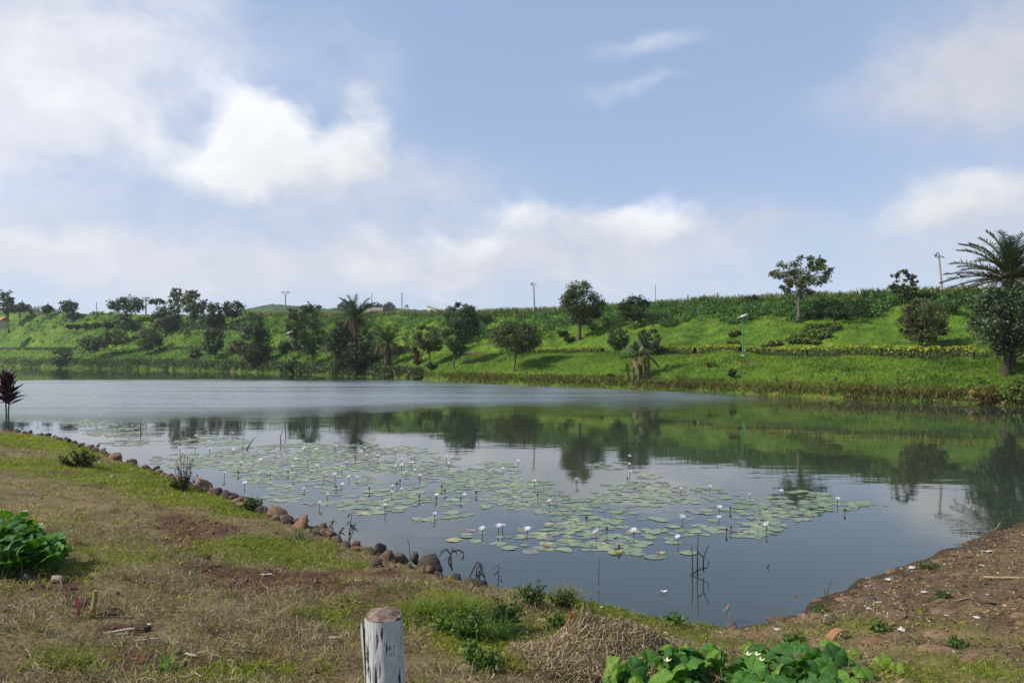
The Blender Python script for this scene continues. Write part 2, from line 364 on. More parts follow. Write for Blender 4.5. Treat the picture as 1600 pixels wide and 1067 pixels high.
# ------------------------------------------------------------------ near bank
def wp(px, py, z=0.0):
    D = (CZ - z) * F / (py - YH); return ((px - CX) / F * D, D, z)
EDGE = [(-160, 95, .4), (-75, 62, .4), (-37, 40, .4)] + [wp(*q) for q in (
    (0, 672, .40), (65, 680, .40), (130, 697, .40), (240, 737, .40), (310, 762, .40), (380, 789, .40), (480, 828, .40), (560, 858, .40), (640, 884, .40), (740, 912, .34), (830, 925, .28),
    (950, 945, .18), (1040, 968, .10), (1100, 978, .04), (1150, 981, 0), (1190, 972, 0), (1250, 950, 0), (1320, 922, 0), (1400, 889, 0), (1460, 862, 0), (1500, 850, 0), (1560, 826, 0), (1600, 813, 0), (1800, 742, 0), (2100, 690, 0))] + [(40, 31, 0), (60, 28, 0)]
EDGE = np.array(EDGE)
def edge_info(x, y):
    """signed distance inland of the near shore line (positive = land), edge height there, position along it"""
    x = np.asarray(x, float); y = np.asarray(y, float)
    best = np.full(x.shape, 1e9); sg = np.ones(x.shape); ze = np.zeros(x.shape); zw = np.zeros(x.shape); al = np.zeros(x.shape)
    for k in range(len(EDGE) - 1):
        a = EDGE[k]; b = EDGE[k + 1]; d = b[:2] - a[:2]; L2 = d @ d
        u = np.clip(((x - a[0]) * d[0] + (y - a[1]) * d[1]) / L2, 0, 1)
        ex = x - (a[0] + u * d[0]); ey = y - (a[1] + u * d[1]); q = np.hypot(ex, ey)
        cr = d[0] * (y - a[1]) - d[1] * (x - a[0])
        w = q < best - 1e-9
        best = np.where(w, q, best); sg = np.where(w, np.where(cr < 0, 1.0, -1.0), sg); k4 = 1.0 / (q ** 3 + 0.002); ze = ze + k4 * (a[2] + u * (b[2] - a[2])); zw = zw + k4; al = np.where(w, k + u, al)
    return best * sg, ze / zw, al
def near_z(x, y, full=False):
    d, ze, al = edge_info(x, y)
    d = d + (fbm(np.asarray(x) * 1.3, np.asarray(y) * 1.3, 31, 3) - 0.5) * 0.35 * sstep(14, 17, al)
    up = 1.62 - (1.62 - ze) * np.maximum(0, 1 - np.maximum(d, 0) / 9.5) ** 1.2
    z = np.where(d >= 0, up, ze - np.minimum(-d * (1.6 - 1.2 * sstep(14, 17, al)), ze + 0.6))
    rough = sstep(0.0, 0.8, d)
    z = z + rough * ((fbm(np.asarray(x) / 1.4, np.asarray(y) / 1.4, 11, 3) - 0.5) * 0.20 + (fbm(np.asarray(x) / 0.3, np.asarray(y) / 0.3, 15, 3) - 0.5) * 0.075)
    return (z, d, al) if full else z
def on_near(px, py):
    D = np.concatenate([np.arange(1.6, 16, 0.01), np.arange(16, 45, 0.04)])
    x = (px - CX) / F * D; zr = CZ - (py - YH) / F * D
    zn = near_z(x, D); k = np.argmax(zn >= zr)
    return Vector((x[k], D[k], zn[k])), D[k] / F
gx = np.concatenate([np.linspace(-170, -30, 60), np.linspace(-30, -9, 140)[1:], np.linspace(-9, 12, 420)[1:], np.linspace(12, 62, 120)[1:]])
gy = np.concatenate([np.linspace(-10, 2, 30), np.linspace(2, 17, 300)[1:], np.linspace(17, 42, 200)[1:], np.linspace(42, 100, 40)[1:]])
GX, GY = np.meshgrid(gx, gy)
GZ, GD, GA = near_z(GX, GY, True)
# patches: 1 bare red soil, 2 dry grass, 3 green grass (centres in the photo, sizes in metres)
def patch(x, y, spots):
    r = np.zeros(np.shape(x))
    for (px, py, rx, ry, a) in spots:
        p, _ = on_near(px, py)
        r = r + a * np.exp(-((x - p.x) / rx) ** 2 - ((y - p.y) / ry) ** 2)
    return r
SOIL = [(285, 825, 1.0, .8, 1.0), (350, 890, .8, .4, .9), (430, 905, .9, .3, .9), (590, 895, .6, .35, .9), (500, 915, .6, .2, .7), (690, 895, .5, .4, .9), (150, 950, .7, .35, .8), (220, 1030, .4, .2, .7), (130, 920, .5, .35, .5), (40, 690, 2, .5, -.3), (330, 915, .9, .3, .7), (180, 985, .6, .3, .8), (640, 1010, .5, .2, .5), (740, 1000, .4, .3, .5), (60, 770, 2., .6, .2)]
GREEN = [(60, 690, 4.0, 2.6, .9), (190, 735, 2.2, 2.2, .9), (330, 790, 1.4, 1.2, .9), (420, 870, .9, .4, .9), (470, 850, .9, .5, .9), (510, 885, .8, .3, .9), (700, 945, .5, .5, 1.1), (640, 940, .4, .3, .9), (330, 850, .7, .4, .6), (200, 870, .6, .3, .4), (870, 935, .8, .4, .9), (760, 1000, .4, .5, .8), (110, 1030, .4, .3, .7), (330, 1045, .5, .3, .4), (1060, 975, .5, .3, .8), (90, 730, 2, .8, .4), (960, 965, .5, .3, .7)]
def ground_kind(x, y, d, al):
    right = sstep(17.2, 18.6, al + (fbm(x / 1.2, y / 1.2, 44, 3) - .5) * 1.5)
    n = fbm(x / 0.9, y / 0.9, 51, 4) - 0.5; n2 = fbm(x / 2.3, y / 2.3, 57, 3) - 0.5
    soil = sstep(0.25, 0.85, patch(x, y, SOIL) + n * 1.7 + (fbm(x / .22, y / .22, 53, 3) - .5) * .7)
    green = sstep(-0.04, 0.50, patch(x, y, GREEN) + n * 1.1 + n2 * 0.9) * (1 - soil)
    return soil, green, right
gs, gg, gr = ground_kind(GX, GY, GD, GA)
nr, nc = GX.shape
ii, jj = np.meshgrid(np.arange(nr - 1), np.arange(nc - 1), indexing='ij')
fq = np.stack([ii * nc + jj, ii * nc + jj + 1, (ii + 1) * nc + jj + 1, (ii + 1) * nc + jj], -1).reshape(-1, 4)
keep = (GD.ravel()[fq] > -2.5).any(1)
m, t = new_mat('bank_soil')
geo = t.node('ShaderNodeNewGeometry', 0)
a1 = t.node('ShaderNodeAttribute', 2, attribute_name='soil'); a2 = t.node('ShaderNodeAttribute', 2, attribute_name='green'); a3 = t.node('ShaderNodeAttribute', 2, attribute_name='right')
n1 = t.noise(geo, 2.2, 6, 0.65); n2 = t.noise(geo, 17, 6, 0.7); n3 = t.noise(geo, 75, 4, 0.7)
thatch = t.ramp(t.m('MULTIPLY_ADD', n2, 0.6, t.m('MULTIPLY', n1, 0.4)), [(0.3, (0.060, 0.042, 0.023)), (0.5, (0.14, 0.105, 0.055)), (0.7, (0.24, 0.20, 0.12))])
red = t.ramp(n2, [(0.3, (0.036, 0.019, 0.013)), (0.55, (0.080, 0.042, 0.027)), (0.75, (0.14, 0.085, 0.058))])
mossy = t.ramp(n2, [(0.3, (0.055, 0.060, 0.010)), (0.55, (0.11, 0.12, 0.018)), (0.75, (0.17, 0.17, 0.035))])
clay = t.ramp(t.m('MULTIPLY_ADD', n1, 0.6, t.m('MULTIPLY', n2, 0.4)), [(0.32, (0.046, 0.032, 0.018)), (0.48, (0.095, 0.066, 0.036)), (0.62, (0.155, 0.108, 0.060)), (0.75, (0.23, 0.165, 0.098))])
c = t.mix(a2, thatch, mossy); c = t.mix(a1, c, red); c = t.mix(a3, c, clay)
c = t.mix(t.smooth(n3, 0.35, 0.7, 0.0, 0.5), c, t.mix(1.0, c, (1.7, 1.6, 1.5), 'MULTIPLY'))
zz = t.n.new('ShaderNodeSeparateXYZ'); t.l.new(geo, zz.inputs[0])
c = t.mix(t.smooth(zz.outputs[2], 0.015, 0.10, 0.6, 0.0), c, (0.022, 0.014, 0.009))
finish(t, pbsdf(t, c, 0.92, 0.12, bump(t, t.m('ADD', t.m('MULTIPLY', n2, 1.0), t.m('MULTIPLY', n3, 0.35)), 1.0, 0.035)))
M['bank'] = m
me = mesh_np('ground', np.stack([GX, GY, GZ], -1).reshape(-1, 3), fq[keep], M['bank'], smooth=True)
for nme, arr in (('soil', gs), ('green', gg), ('right', gr)):
    at = me.attributes.new(nme, 'FLOAT', 'POINT'); at.data.foreach_set('value', arr.ravel().astype(np.float32))
ground = tag(obj('ground', me), kind='structure')

# ------------------------------------------------------------------ lake
m, t = new_mat('lake_water')
geo = t.node('ShaderNodeNewGeometry', 0)
wv = t.vm('MULTIPLY', geo, (1, 1, 0))
def soft_patch(cx, cy, rx, ry, rot=0.0):
    mp = t.n.new('ShaderNodeMapping'); mp.vector_type = 'TEXTURE'; t.l.new(t.vm('ADD', wv, t.vm('SCALE', t.vm('SUBTRACT', t.noise(wv, 0.05, 3, 0.5, out=1), (.5, .5, .5)), 26.0)), mp.inputs[0])
    mp.inputs['Location'].default_value = (cx, cy, 0); mp.inputs['Rotation'].default_value = (0, 0, rot); mp.inputs['Scale'].default_value = (rx, ry, 1)
    return t.node('ShaderNodeVectorMath', 1, operation='LENGTH', ins={0: t.vm('MULTIPLY', mp.outputs[0], (1, 1, 0))})
ruff = t.smooth(soft_patch(-32, 73, 62, 36, 0.0), 0.62, 1.08, 1.0, 0.0)
streak = t.noise(t.vm('MULTIPLY', wv, (0.03, 0.25, 0)), 1.0, 4, 0.6)
ruff = t.m('MULTIPLY', ruff, t.smooth(streak, 0.28, 0.55, 0.55, 1.0))
calm = t.smooth(t.noise(t.vm('MULTIPLY', wv, (0.10, 0.3, 0)), 1.0, 3, 0.6), 0.45, 0.7, 0.25, 1.0)
rip = t.m('ADD', t.m('MULTIPLY', t.noise(t.vm('MULTIPLY', wv, (1.0, 2.0, 0)), 0.9, 3, 0.5), 1.0), t.m('MULTIPLY', t.noise(t.vm('MULTIPLY', wv, (1.0, 1.7, 0)), 5.0, 3, 0.55), 0.12))
wav = t.noise(t.vm('MULTIPLY', wv, (1.0, 1.5, 0)), 4.0, 4, 0.6)
h = t.m('ADD', t.m('MULTIPLY', t.m('MULTIPLY', rip, calm), 0.0055), t.m('MULTIPLY', t.m('MULTIPLY', wav, ruff), 0.06))
body = t.mix(t.smooth(t.noise(wv, 0.04, 3), 0.35, 0.65), (0.024, 0.033, 0.030), (0.034, 0.042, 0.022))
nrm = bump(t, h, 1.0, 1.0)
fre = t.node('ShaderNodeFresnel', 0, ins={'IOR': 1.48, 'Normal': nrm})
dif = t.node('ShaderNodeBsdfDiffuse', 0, ins={'Color': body})
glo = t.node('ShaderNodeBsdfGlossy', 0, ins={'Color': (1, 1, 1, 1), 'Roughness': t.m('MULTIPLY_ADD', ruff, 0.27, 0.025), 'Normal': nrm})
finish(t, t.node('ShaderNodeMixShader', 0, ins={0: fre, 1: dif, 2: glo}))
M['water'] = m
# the water surface: a grid, finer near the bank, with a faint real swell
wx = np.concatenate([np.linspace(-420, -60, 40), np.linspace(-60, 45, 150)[1:], np.linspace(45, 80, 12)[1:]])
wy = np.concatenate([np.linspace(-2, 60, 130), np.linspace(60, 420, 90)[1:]])
WX, WY = np.meshgrid(wx, wy); nr, nc = WX.shape
ii, jj = np.meshgrid(np.arange(nr - 1), np.arange(nc - 1), indexing='ij')
fq = np.stack([ii * nc + jj, ii * nc + jj + 1, (ii + 1) * nc + jj + 1, (ii + 1) * nc + jj], -1).reshape(-1, 4)
me = mesh_np('lake_water', np.stack([WX, WY, (fbm(WX / 3, WY / 3, 61, 2) - 0.5) * 0.0], -1).reshape(-1, 3), fq, M['water'], smooth=True)
tag(obj('lake_water', me), kind='structure')
# ------------------------------------------------------------------ foliage builders
def unit(a): return a / (np.linalg.norm(a, axis=-1, keepdims=True) + 1e-9)
def leaf_quads(pos, nrm, size, asp=0.55, rng=R, updir=None):
    n = len(pos); size = np.broadcast_to(np.asarray(size, float), (n,))[:, None]
    r = rng.normal(size=(n, 3)) if updir is None else updir + 0.5 * rng.normal(size=(n, 3))
    u = unit(r - (r * nrm).sum(1, keepdims=True) * nrm); v = np.cross(nrm, u)
    asp = asp * (0.8 + 0.4 * rng.random((n, 1)))
    p0 = pos - u * size * 0.5; p2 = pos + u * size * 0.5 - nrm * size * 0.12
    p1 = pos + v * size * asp * 0.5 + nrm * size * 0.06 - u * size * .06; p3 = pos - v * size * asp * 0.5 + nrm * size * 0.06 - u * size * .06
    V = np.stack([p0, p1, p2, p3], 1).reshape(-1, 3)
    return V, np.arange(n * 4).reshape(-1, 4)
def tint(n, col, rng, var=0.22, yel=0.15):
    c = np.asarray(col, float)[None] * np.exp(rng.normal(0, var, (n, 1)))
    k = rng.random((n, 1)) * yel
    return c * (1 - k) + k * c * np.array([[1.9, 1.35, 0.8]])
def clump_leaves(cents, rads, per, lsize, col, rng, flat=0.75, asp=0.55, cvar=0.2, lvar=0.2, yel=0.2, updir=None):
    m = len(cents); rads = np.broadcast_to(rads, (m,))
    n = m * per; idx = np.repeat(np.arange(m), per)
    d = unit(rng.normal(size=(n, 3))); rr = rng.random((n, 1)) ** (1 / 2.4)
    off = d * rr * rads[idx][:, None]; off[:, 2] *= flat
    nrm = unit(d * 0.7 + np.array([0, 0, 0.55]) + 0.6 * rng.normal(size=(n, 3)))
    V, Fq = leaf_quads(cents[idx] + off, nrm, lsize * (0.7 + 0.6 * rng.random(n)), asp, rng, updir)
    base = np.asarray(col, float)
    cf = np.exp(rng.normal(0, cvar, m))[idx][:, None]
    c = tint(n, base, rng, lvar, yel) * cf
    return V, Fq, c
def bez(a, b, lift=0.15, n=6, rng=R, wob=0.04):
    a = np.asarray(a, float); b = np.asarray(b, float); L = np.linalg.norm(b - a)
    t = np.linspace(0, 1, n)[:, None]; m_ = (a + b) / 2 + np.array([0, 0, lift * L]) * 0.0 + np.array([(b - a)[0] * -.15, (b - a)[1] * -.15, -lift * L])
    p = (1 - t) ** 2 * a + 2 * t * (1 - t) * m_ + t * t * b
    p[1:-1] += rng.normal(0, wob * L, (n - 2, 3)) * 0.5
    return p
BARK = (0.085, 0.068, 0.052)
def make_tree(name, label, cat, base, mpp, H, cw, cb, style='round', col=(0.035, 0.055, 0.018), lean=0.0, gap=0.0, trunk_r=None, bark=BARK, group=None, seed=0, leafpx=3.0, offx=0.0, lai=4.8, depth=0.9, mat='leaf'):
    """base: foot of the trunk; H height, cw crown width, cb crown bottom, metres above the foot"""
    rng = np.random.default_rng(1000 + seed)
    root = empty(name, base, label, cat, group)
    ch = H - cb; rx = cw / 2; ry = rx * depth; rz = ch / 2
    ls = max(0.14, leafpx * mpp)
    ncl = {'round': 58, 'airy': 70, 'dense': 76, 'umbrella': 44, 'cone': 44, 'bush': 44, 'column': 64}[style]
    ncl = int(ncl * (1.0 + 0.25 * (rng.random() - .5)))
    d = unit(rng.normal(size=(ncl, 3))); r = rng.random((ncl, 1)) ** (1 / 3.0)
    r = 0.25 + 0.72 * r
    c = d * r
    if style in ('round', 'dense', 'bush'): c[:, 2] = np.where(c[:, 2] < 0, c[:, 2] * 0.85, c[:, 2])
    if style == 'umbrella': c[:, 2] = np.abs(c[:, 2]) * 0.9 - 0.25 + 0.1 * rng.normal(size=ncl)
    if style == 'cone':
        k = (1 - (c[:, 2] + 1) / 2) * 0.85 + 0.18; c[:, 0] *= k; c[:, 1] *= k
    # an uneven outline: whole sectors pushed in or out
    az = np.arctan2(c[:, 1], c[:, 0]); ph = rng.random(3) * 6.28
    wob = 1 + 0.14 * np.sin(2 * az + ph[0] + 2 * c[:, 2]) + 0.10 * np.sin(3 * az + ph[1]) + 0.10 * np.sin(5 * c[:, 2] + ph[2])
    c[:, :2] *= wob[:, None]
    crad = (0.30 if style in ('round', 'dense', 'bush') else 0.25) * (rx * ry * max(rz, .3)) ** (1 / 3) * (0.55 + 0.75 * rng.random(ncl))
    if style == 'airy': crad *= 0.72
    cc = np.stack([c[:, 0] * (rx - 0.6 * crad) + offx, c[:, 1] * (ry - 0.6 * crad), cb + rz + c[:, 2] * (rz - 0.5 * crad)], 1)
    def fit(v, r_, lo, hi):
        a_ = (v - 0.62 * r_).min(); b_ = (v + 0.62 * r_).max(); return lo + (v - a_) * (hi - lo) / (b_ - a_)
    cc[:, 0] = fit(cc[:, 0], crad, offx - rx, offx + rx); cc[:, 1] = fit(cc[:, 1], crad, -ry, ry); cc[:, 2] = fit(cc[:, 2], crad * 0.8, cb, H)
    if gap > 0: keepc = rng.random(ncl) > gap; cc = cc[keepc]; crad = crad[keepc]
    area = (cw / mpp) * (ch / mpp) * 0.78
    n_leaf = int(np.clip(1.5 * lai * area / ((ls / mpp) ** 2 * 0.40), 300, 20000))
    per = max(6, n_leaf // len(cc))
    V, Fq, colr = clump_leaves(cc, crad, per, ls, col, rng, 0.75 if style != 'umbrella' else 0.4, cvar=0.30)
    # stray sprigs past the outline
    ns = len(cc) * 2; sc = np.repeat(cc, 2, 0) + unit(rng.normal(size=(ns, 3))) * np.repeat(crad, 2)[:, None] * 1.15
    V2, F2, c2 = clump_leaves(sc, np.full(ns, crad.mean() * 0.28), max(4, per // 14), ls, col, rng)
    me = mesh_np('crown', np.concatenate([V, V2]), np.concatenate([Fq, F2 + len(V)]), M[mat], np.concatenate([colr, c2]))
    mb = MB()
    tr = trunk_r or max(0.06, H * 0.016)
    top = np.array([lean * H * 0.4 + offx * .6, 0, cb + ch * (0.45 if style != 'umbrella' else 0.55)])
    tp = np.linspace(0, 1, 8)[:, None] * top; tp[1:, :2] += np.cumsum(rng.normal(0, H * 0.008, (7, 2)), 0)
    tp[0, 2] -= 0.25
    rad = tr * np.array([1.35, 1.05, 0.95, 0.88, 0.8, 0.7, 0.55, 0.35])
    mb.tube(tp, rad, 8, bark)
    trunk = mb.mesh('trunk', M['bark'], True)
    obj('trunk', trunk, root)
    crown_o = obj('crown', me, root)
    lb = MB(); order = rng.permutation(len(cc))[:min(len(cc), 20 if style in ('airy', 'umbrella') else 12)]
    for k in order:
        s0 = tp[int(rng.integers(3 if cb > 0.25 * H else 2, 8))]
        if s0[2] > cc[k][2]: s0 = tp[3]
        lb.tube(bez(s0, cc[k], 0.12, 6, rng), tr * np.linspace(0.42, 0.1, 6), 5, bark, False)
    tag(obj('limbs', lb.mesh('limbs', M['bark'], True), root), kind='stuff')
    return root
def far_tree(label, px, by, ty, l, r, cby, style='round', col=(0.035, 0.055, 0.018), name='tree', cat='tree', **kw):
    p, mpp, tt = on_far(px, by)
    mid_ = (l + r) / 2
    return make_tree(name, label, cat, p, mpp, (by - ty) * mpp, (r - l) * mpp, max(0.0, (by - cby)) * mpp, style, col, offx=(mid_ - px) * mpp, seed=int(px * 7 + by), **kw)
DK = (0.031, 0.052, 0.018); OL = (0.056, 0.076, 0.023); BR = (0.085, 0.075, 0.036); MG = (0.044, 0.080, 0.025); LG = (0.05, 0.085, 0.022)
TREES = [ 
    ('tall wispy tree at the far left edge on the skyline', 14, 520, 451, -12, 22, 492, 'umbrella', DK, {'lai': 3.0}),
    ('broad umbrella tree beside the tall wispy tree at the left edge', 32, 508, 471, 8, 48, 492, 'umbrella', DK, {}),
    ('small rounded tree on the skyline right of the left edge trees', 73, 497, 477, 66, 81, 489, 'dense', DK, {}),
    ('medium dark tree standing alone on the left skyline', 105, 499, 469, 92, 120, 488, 'round', DK, {}),
    ('large round dome tree on the left skyline', 199, 508, 463, 172, 225, 490, 'dense', DK, {}),
    ('flat topped thin tree right of the dark crossbar pole on the skyline', 247, 490, 464, 232, 260, 474, 'umbrella', DK, {}),
    ('dense rounded dark tree low on the left slope under the skyline', 258, 523, 474, 236, 281, 517, 'dense', DK, {}),
    ('tallest loose tree of the left skyline group', 279, 502, 451, 263, 293, 480, 'airy', OL, {'lai': 3.2}),
    ('pointed conifer shaped tree of the left skyline group', 304, 508, 455, 284, 323, 500, 'round', OL, {}),
    ('narrow dark tree above the left slope hedge', 334, 520, 472, 315, 352, 513, 'dense', DK, {}),
    ('round dark tree on the skyline left of the distant hill', 363, 507, 469, 347, 381, 497, 'dense', DK, {}),
    ('spreading low tree on the left lawn nearest the lake', 149, 561, 525, 124, 172, 550, 'round', OL, {}),
    ('wide low tree behind the spreading tree on the left lawn', 182, 553, 516, 160, 203, 541, 'round', OL, {}),
    ('rounded tree with full crown on the left lawn', 230, 553, 511, 205, 255, 548, 'round', OL, {}),
    ('dark upright tree by the left shore path', 336, 562, 512, 318, 352, 554, 'dense', DK, {}),
    ('brownish flat tree on the shore beside the tall dense tree', 375, 566, 531, 353, 395, 554, 'round', BR, {}),
    ('tall dense dark tree standing at the left shore', 401, 577, 489, 376, 425, 574, 'dense', DK, {'lai': 4.5}),
    ('small dark tree on the lawn left of the tall airy tree', 446, 568, 532, 434, 457, 552, 'round', DK, {}),
    ('thin dark tree close behind the tall airy tree', 467, 568, 528, 455, 480, 550, 'round', DK, {}),
    ('rounded green tree top behind the tall airy tree', 460, 548, 478, 444, 480, 535, 'round', OL, {}),
    ('tall airy tree with drooping foliage left of the palms', 490, 573, 475, 462, 508, 556, 'round', MG, {'lai': 4.0}),
    ('dense dark tree wrapped round the tall palm', 534, 581, 500, 510, 562, 578, 'dense', (0.026, 0.042, 0.017), {}),
    ('olive tree with thin trunk left of the paired trees by the lawn', 672, 576, 508, 644, 697, 551, 'round', OL, {}),
    ('taller olive tree with bare trunk beside the paired tree', 709, 576, 494, 685, 737, 556, 'round', MG, {}),
    ('dark spiky topped tree behind the paired lawn trees', 719, 535, 472, 689, 749, 528, 'dense', DK, {}),
    ('round mushroom shaped tree with long shadow on the lawn', 803, 580, 500, 764, 848, 553, 'dense', OL, {'lai': 5}),
    ('big round tree with tall trunk on the middle slope', 905, 531, 440, 876, 946, 508, 'dense', OL, {'lai': 5, 'trunk_r': 0.24}),
    ('dark bushy tree on the ridge right of the big round tree', 990, 512, 461, 964, 1014, 505, 'round', DK, {}),
    ('small dark leafy tree on the hedge path left of the bananas', 967, 558, 512, 948, 983, 548, 'dense', MG, {}),
    ('thin brownish tree rising behind the banana clump', 1016, 556, 513, 998, 1034, 548, 'airy', OL, {}),
    ('small dome shaped tree on the ridge by two thin posts', 1176, 477, 461, 1163, 1189, 475, 'dense', DK, {}),
    ('tall open tree with bare limbs on the right ridge', 1247, 504, 398, 1206, 1304, 462, 'airy', (0.062, 0.084, 0.030), {'lai': 3.3, 'gap': 0.08, 'trunk_r': 0.17, 'bark': (0.12, 0.10, 0.08), 'leafpx': 3.4}),
    ('small loose tree on the ridge left of the leaning pole', 1412, 476, 421, 1389, 1432, 462, 'airy', (0.056, 0.078, 0.032), {'gap': 0.1}),
    ('rounded tree with brown topped foliage behind the yellow hedge', 1440, 552, 466, 1406, 1477, 536, 'dense', (0.066, 0.074, 0.032), {'lai': 5, 'leafpx': 3.4}),
    ('huge dark glossy tree below the palm at the right edge', 1573, 586, 440, 1500, 1650, 557, 'dense', (0.034, 0.055, 0.022), {'lai': 5.5, 'leafpx': 4.6, 'trunk_r': 0.28, 'bark': (0.045, 0.036, 0.028), 'mat': 'leaf_thick'}),
]
for (lab, px, by, ty, l, r, cby, sty, col, kw) in TREES:
    far_tree(lab, px, by, ty, l, r, cby, sty, col, **kw)

# shrubs one can pick out
SHRUBS = [
    ('dark shrub at the foot of the lone left skyline tree', 116, 500, 487, 102, 131, DK), ('large dark shrub under the round dome tree', 193, 516, 490, 178, 208, DK),
    ('dark shrub on the left shore below the lawn', 97, 571, 542, 80, 113, MG), ('rounded shrub on the ridge beside the spiky topped tree', 758, 505, 492, 747, 769, DK),
    ('low dark shrub right of the dome tree on the slope', 208, 517, 505, 196, 221, DK), ('first clipped dark shrub of the left slope row', 110, 514, 507, 104, 117, DK),
    ('second clipped dark shrub of the left slope row', 120, 514, 507, 115, 127, DK), ('third clipped dark shrub of the left slope row', 136, 514, 506, 129, 142, DK),
    ('fourth clipped dark shrub of the left slope row', 152, 513, 504, 144, 161, DK), ('fifth clipped dark shrub of the left slope row', 168, 513, 504, 161, 178, DK),
    ('small thin shrub on the left lower lawn by the shore', 302, 561, 545, 291, 314, OL), ('yellow green shrub on the slope left of the green lamp post', 1110, 573, 563, 1103, 1118, (0.14, 0.17, 0.02)),
    ('dark shrub on the lawn right of the yellow shrub', 1143, 590, 577, 1137, 1151, DK), ('dark low shrub below the big round tree trunk', 890, 535, 525, 881, 899, DK),
    ('dark shrub left of the big round tree trunk', 878, 526, 516, 869, 887, MG), ('small dark shrub in the lawn left of the bananas', 954, 590, 584, 948, 961, MG),
    ('brownish dry shrub beneath the olive tree on the shore', 651, 571, 548, 645, 660, (0.11, 0.05, 0.02)), ('dark shrub beneath the paired lawn trees by the shore', 676, 577, 567, 664, 688, DK),
    ('broad dark shrub under the tall palm on the shore', 567, 583, 516, 538, 596, (0.026, 0.042, 0.017)), ('dark shrub on the shore left of the palms', 457, 584, 563, 444, 471, DK),
    ('grey green shrub on the shore below the palms', 530, 580, 566, 518, 543, MG), ('bright green shrub right of the palm trunks', 592, 578, 566, 583, 602, (0.06, 0.12, 0.02)),
    ('yellow shrub at the top of the row by the lamp post', 1143, 527, 519, 1138, 1149, (0.09, 0.12, 0.02)), ('yellow shrub second in the row by the lamp post', 1153, 524, 516, 1148, 1158, (0.09, 0.12, 0.02)),
    ('yellow shrub third in the row by the lamp post', 1140, 543, 533, 1135, 1146, (0.08, 0.11, 0.02)), ('yellow shrub fourth in the row by the lamp post', 1151, 543, 533, 1146, 1157, (0.10, 0.13, 0.02)),
    ('flat topped yellow shrub left of the pale shrub bed', 1196, 544, 535, 1187, 1206, (0.11, 0.14, 0.02)), ('low yellow shrub touching the pale shrub bed', 1212, 540, 531, 1203, 1222, (0.11, 0.14, 0.02)),
    ('dry tawny bush on the shore at the right edge', 1540, 632, 600, 1518, 1562, (0.13, 0.11, 0.03)), ('green bush on the shore in the right corner', 1590, 632, 590, 1563, 1615, (0.09, 0.13, 0.025)),
    ('dark rounded shrub among the maize beside the leaning pole', 1482, 490, 472, 1467, 1500, MG), ('dark bush spreading on the ridge right of the open tree', 1330, 500, 475, 1290, 1372, (0.026, 0.05, 0.016)),
    ('dark bush under the open tree on the right ridge', 1265, 500, 482, 1252, 1282, DK),
]
for (lab, px, by, ty, l, r, col) in SHRUBS:
    far_tree(lab, px, by, ty, l, r, by - 1, 'bush', col, name='shrub', cat='shrub', lai=4.5)
# bed of pale clipped shrubs on the right slope
k = 0
bed = [(1236, 537), (1248, 537), (1261, 537), (1275, 538), (1242, 531), (1254, 531), (1267, 531), (1281, 531), (1292, 528), (1258, 524), (1270, 524), (1283, 523), (1296, 521), (1306, 517), (1265, 516), (1277, 515), (1290, 514), (1302, 512)]
for (px, by) in bed:
    far_tree('pale green clipped shrub in the sloping bed below the open tree', px, by, by - 10, px - 8, px + 8, by - 1, 'bush', (0.115, 0.165, 0.045), name='shrub', cat='shrub', lai=4, group='pale shrubs in the sloping bed')
# young plants on the lawn by the far shore
for (px, by, h, lab) in ((1213, 600, 12, 'leftmost young plant on the lawn by the far shore'), (1305, 600, 16, 'upright young plant on the lawn by the far shore'), (1322, 580, 11, 'young plant nearest the hedge on the lawn'),
                         (1354, 594, 12, 'wide young plant in the middle of the right lawn'), (1405, 602, 13, 'reddish young plant on the right lawn'), (1530, 600, 14, 'drooping young plant beside the tawny bush')):
    p, mpp, _ = on_far(px, by); root = empty('young_plant', p, lab, 'plant'); rng = np.random.default_rng(px)
    mb = MB(); mb.tube([(0, 0, -.1), (0.02, 0, h * mpp * .5), (0, 0, h * mpp * .7)], [0.03, 0.025, 0.015], 5, BARK); obj('stem', mb.mesh('stem', M['bark']), root)
    lf = MB()
    for q in range(11):
        a = rng.random() * 6.28; L = h * mpp * (0.5 + 0.3 * rng.random()); s0 = rng.random() * 0.4
        tt = np.linspace(0, 1, 5)[:, None]; dr = np.array([math.cos(a), math.sin(a), 0])
        pts = np.array([0, 0, h * mpp * (0.35 + s0)]) + dr * L * tt + np.array([0, 0, 1.0]) * L * (0.7 * tt - 0.9 * tt ** 2)
        lf.strip(pts, 0.16 * np.array([.5, 1, .9, .6, .05]), np.cross(dr, [0, 0, 1]), (0.09, 0.07, 0.02) if px == 1405 else (0.04, 0.075, 0.02))
    obj('foliage', lf.mesh('foliage', M['leaf']), root)

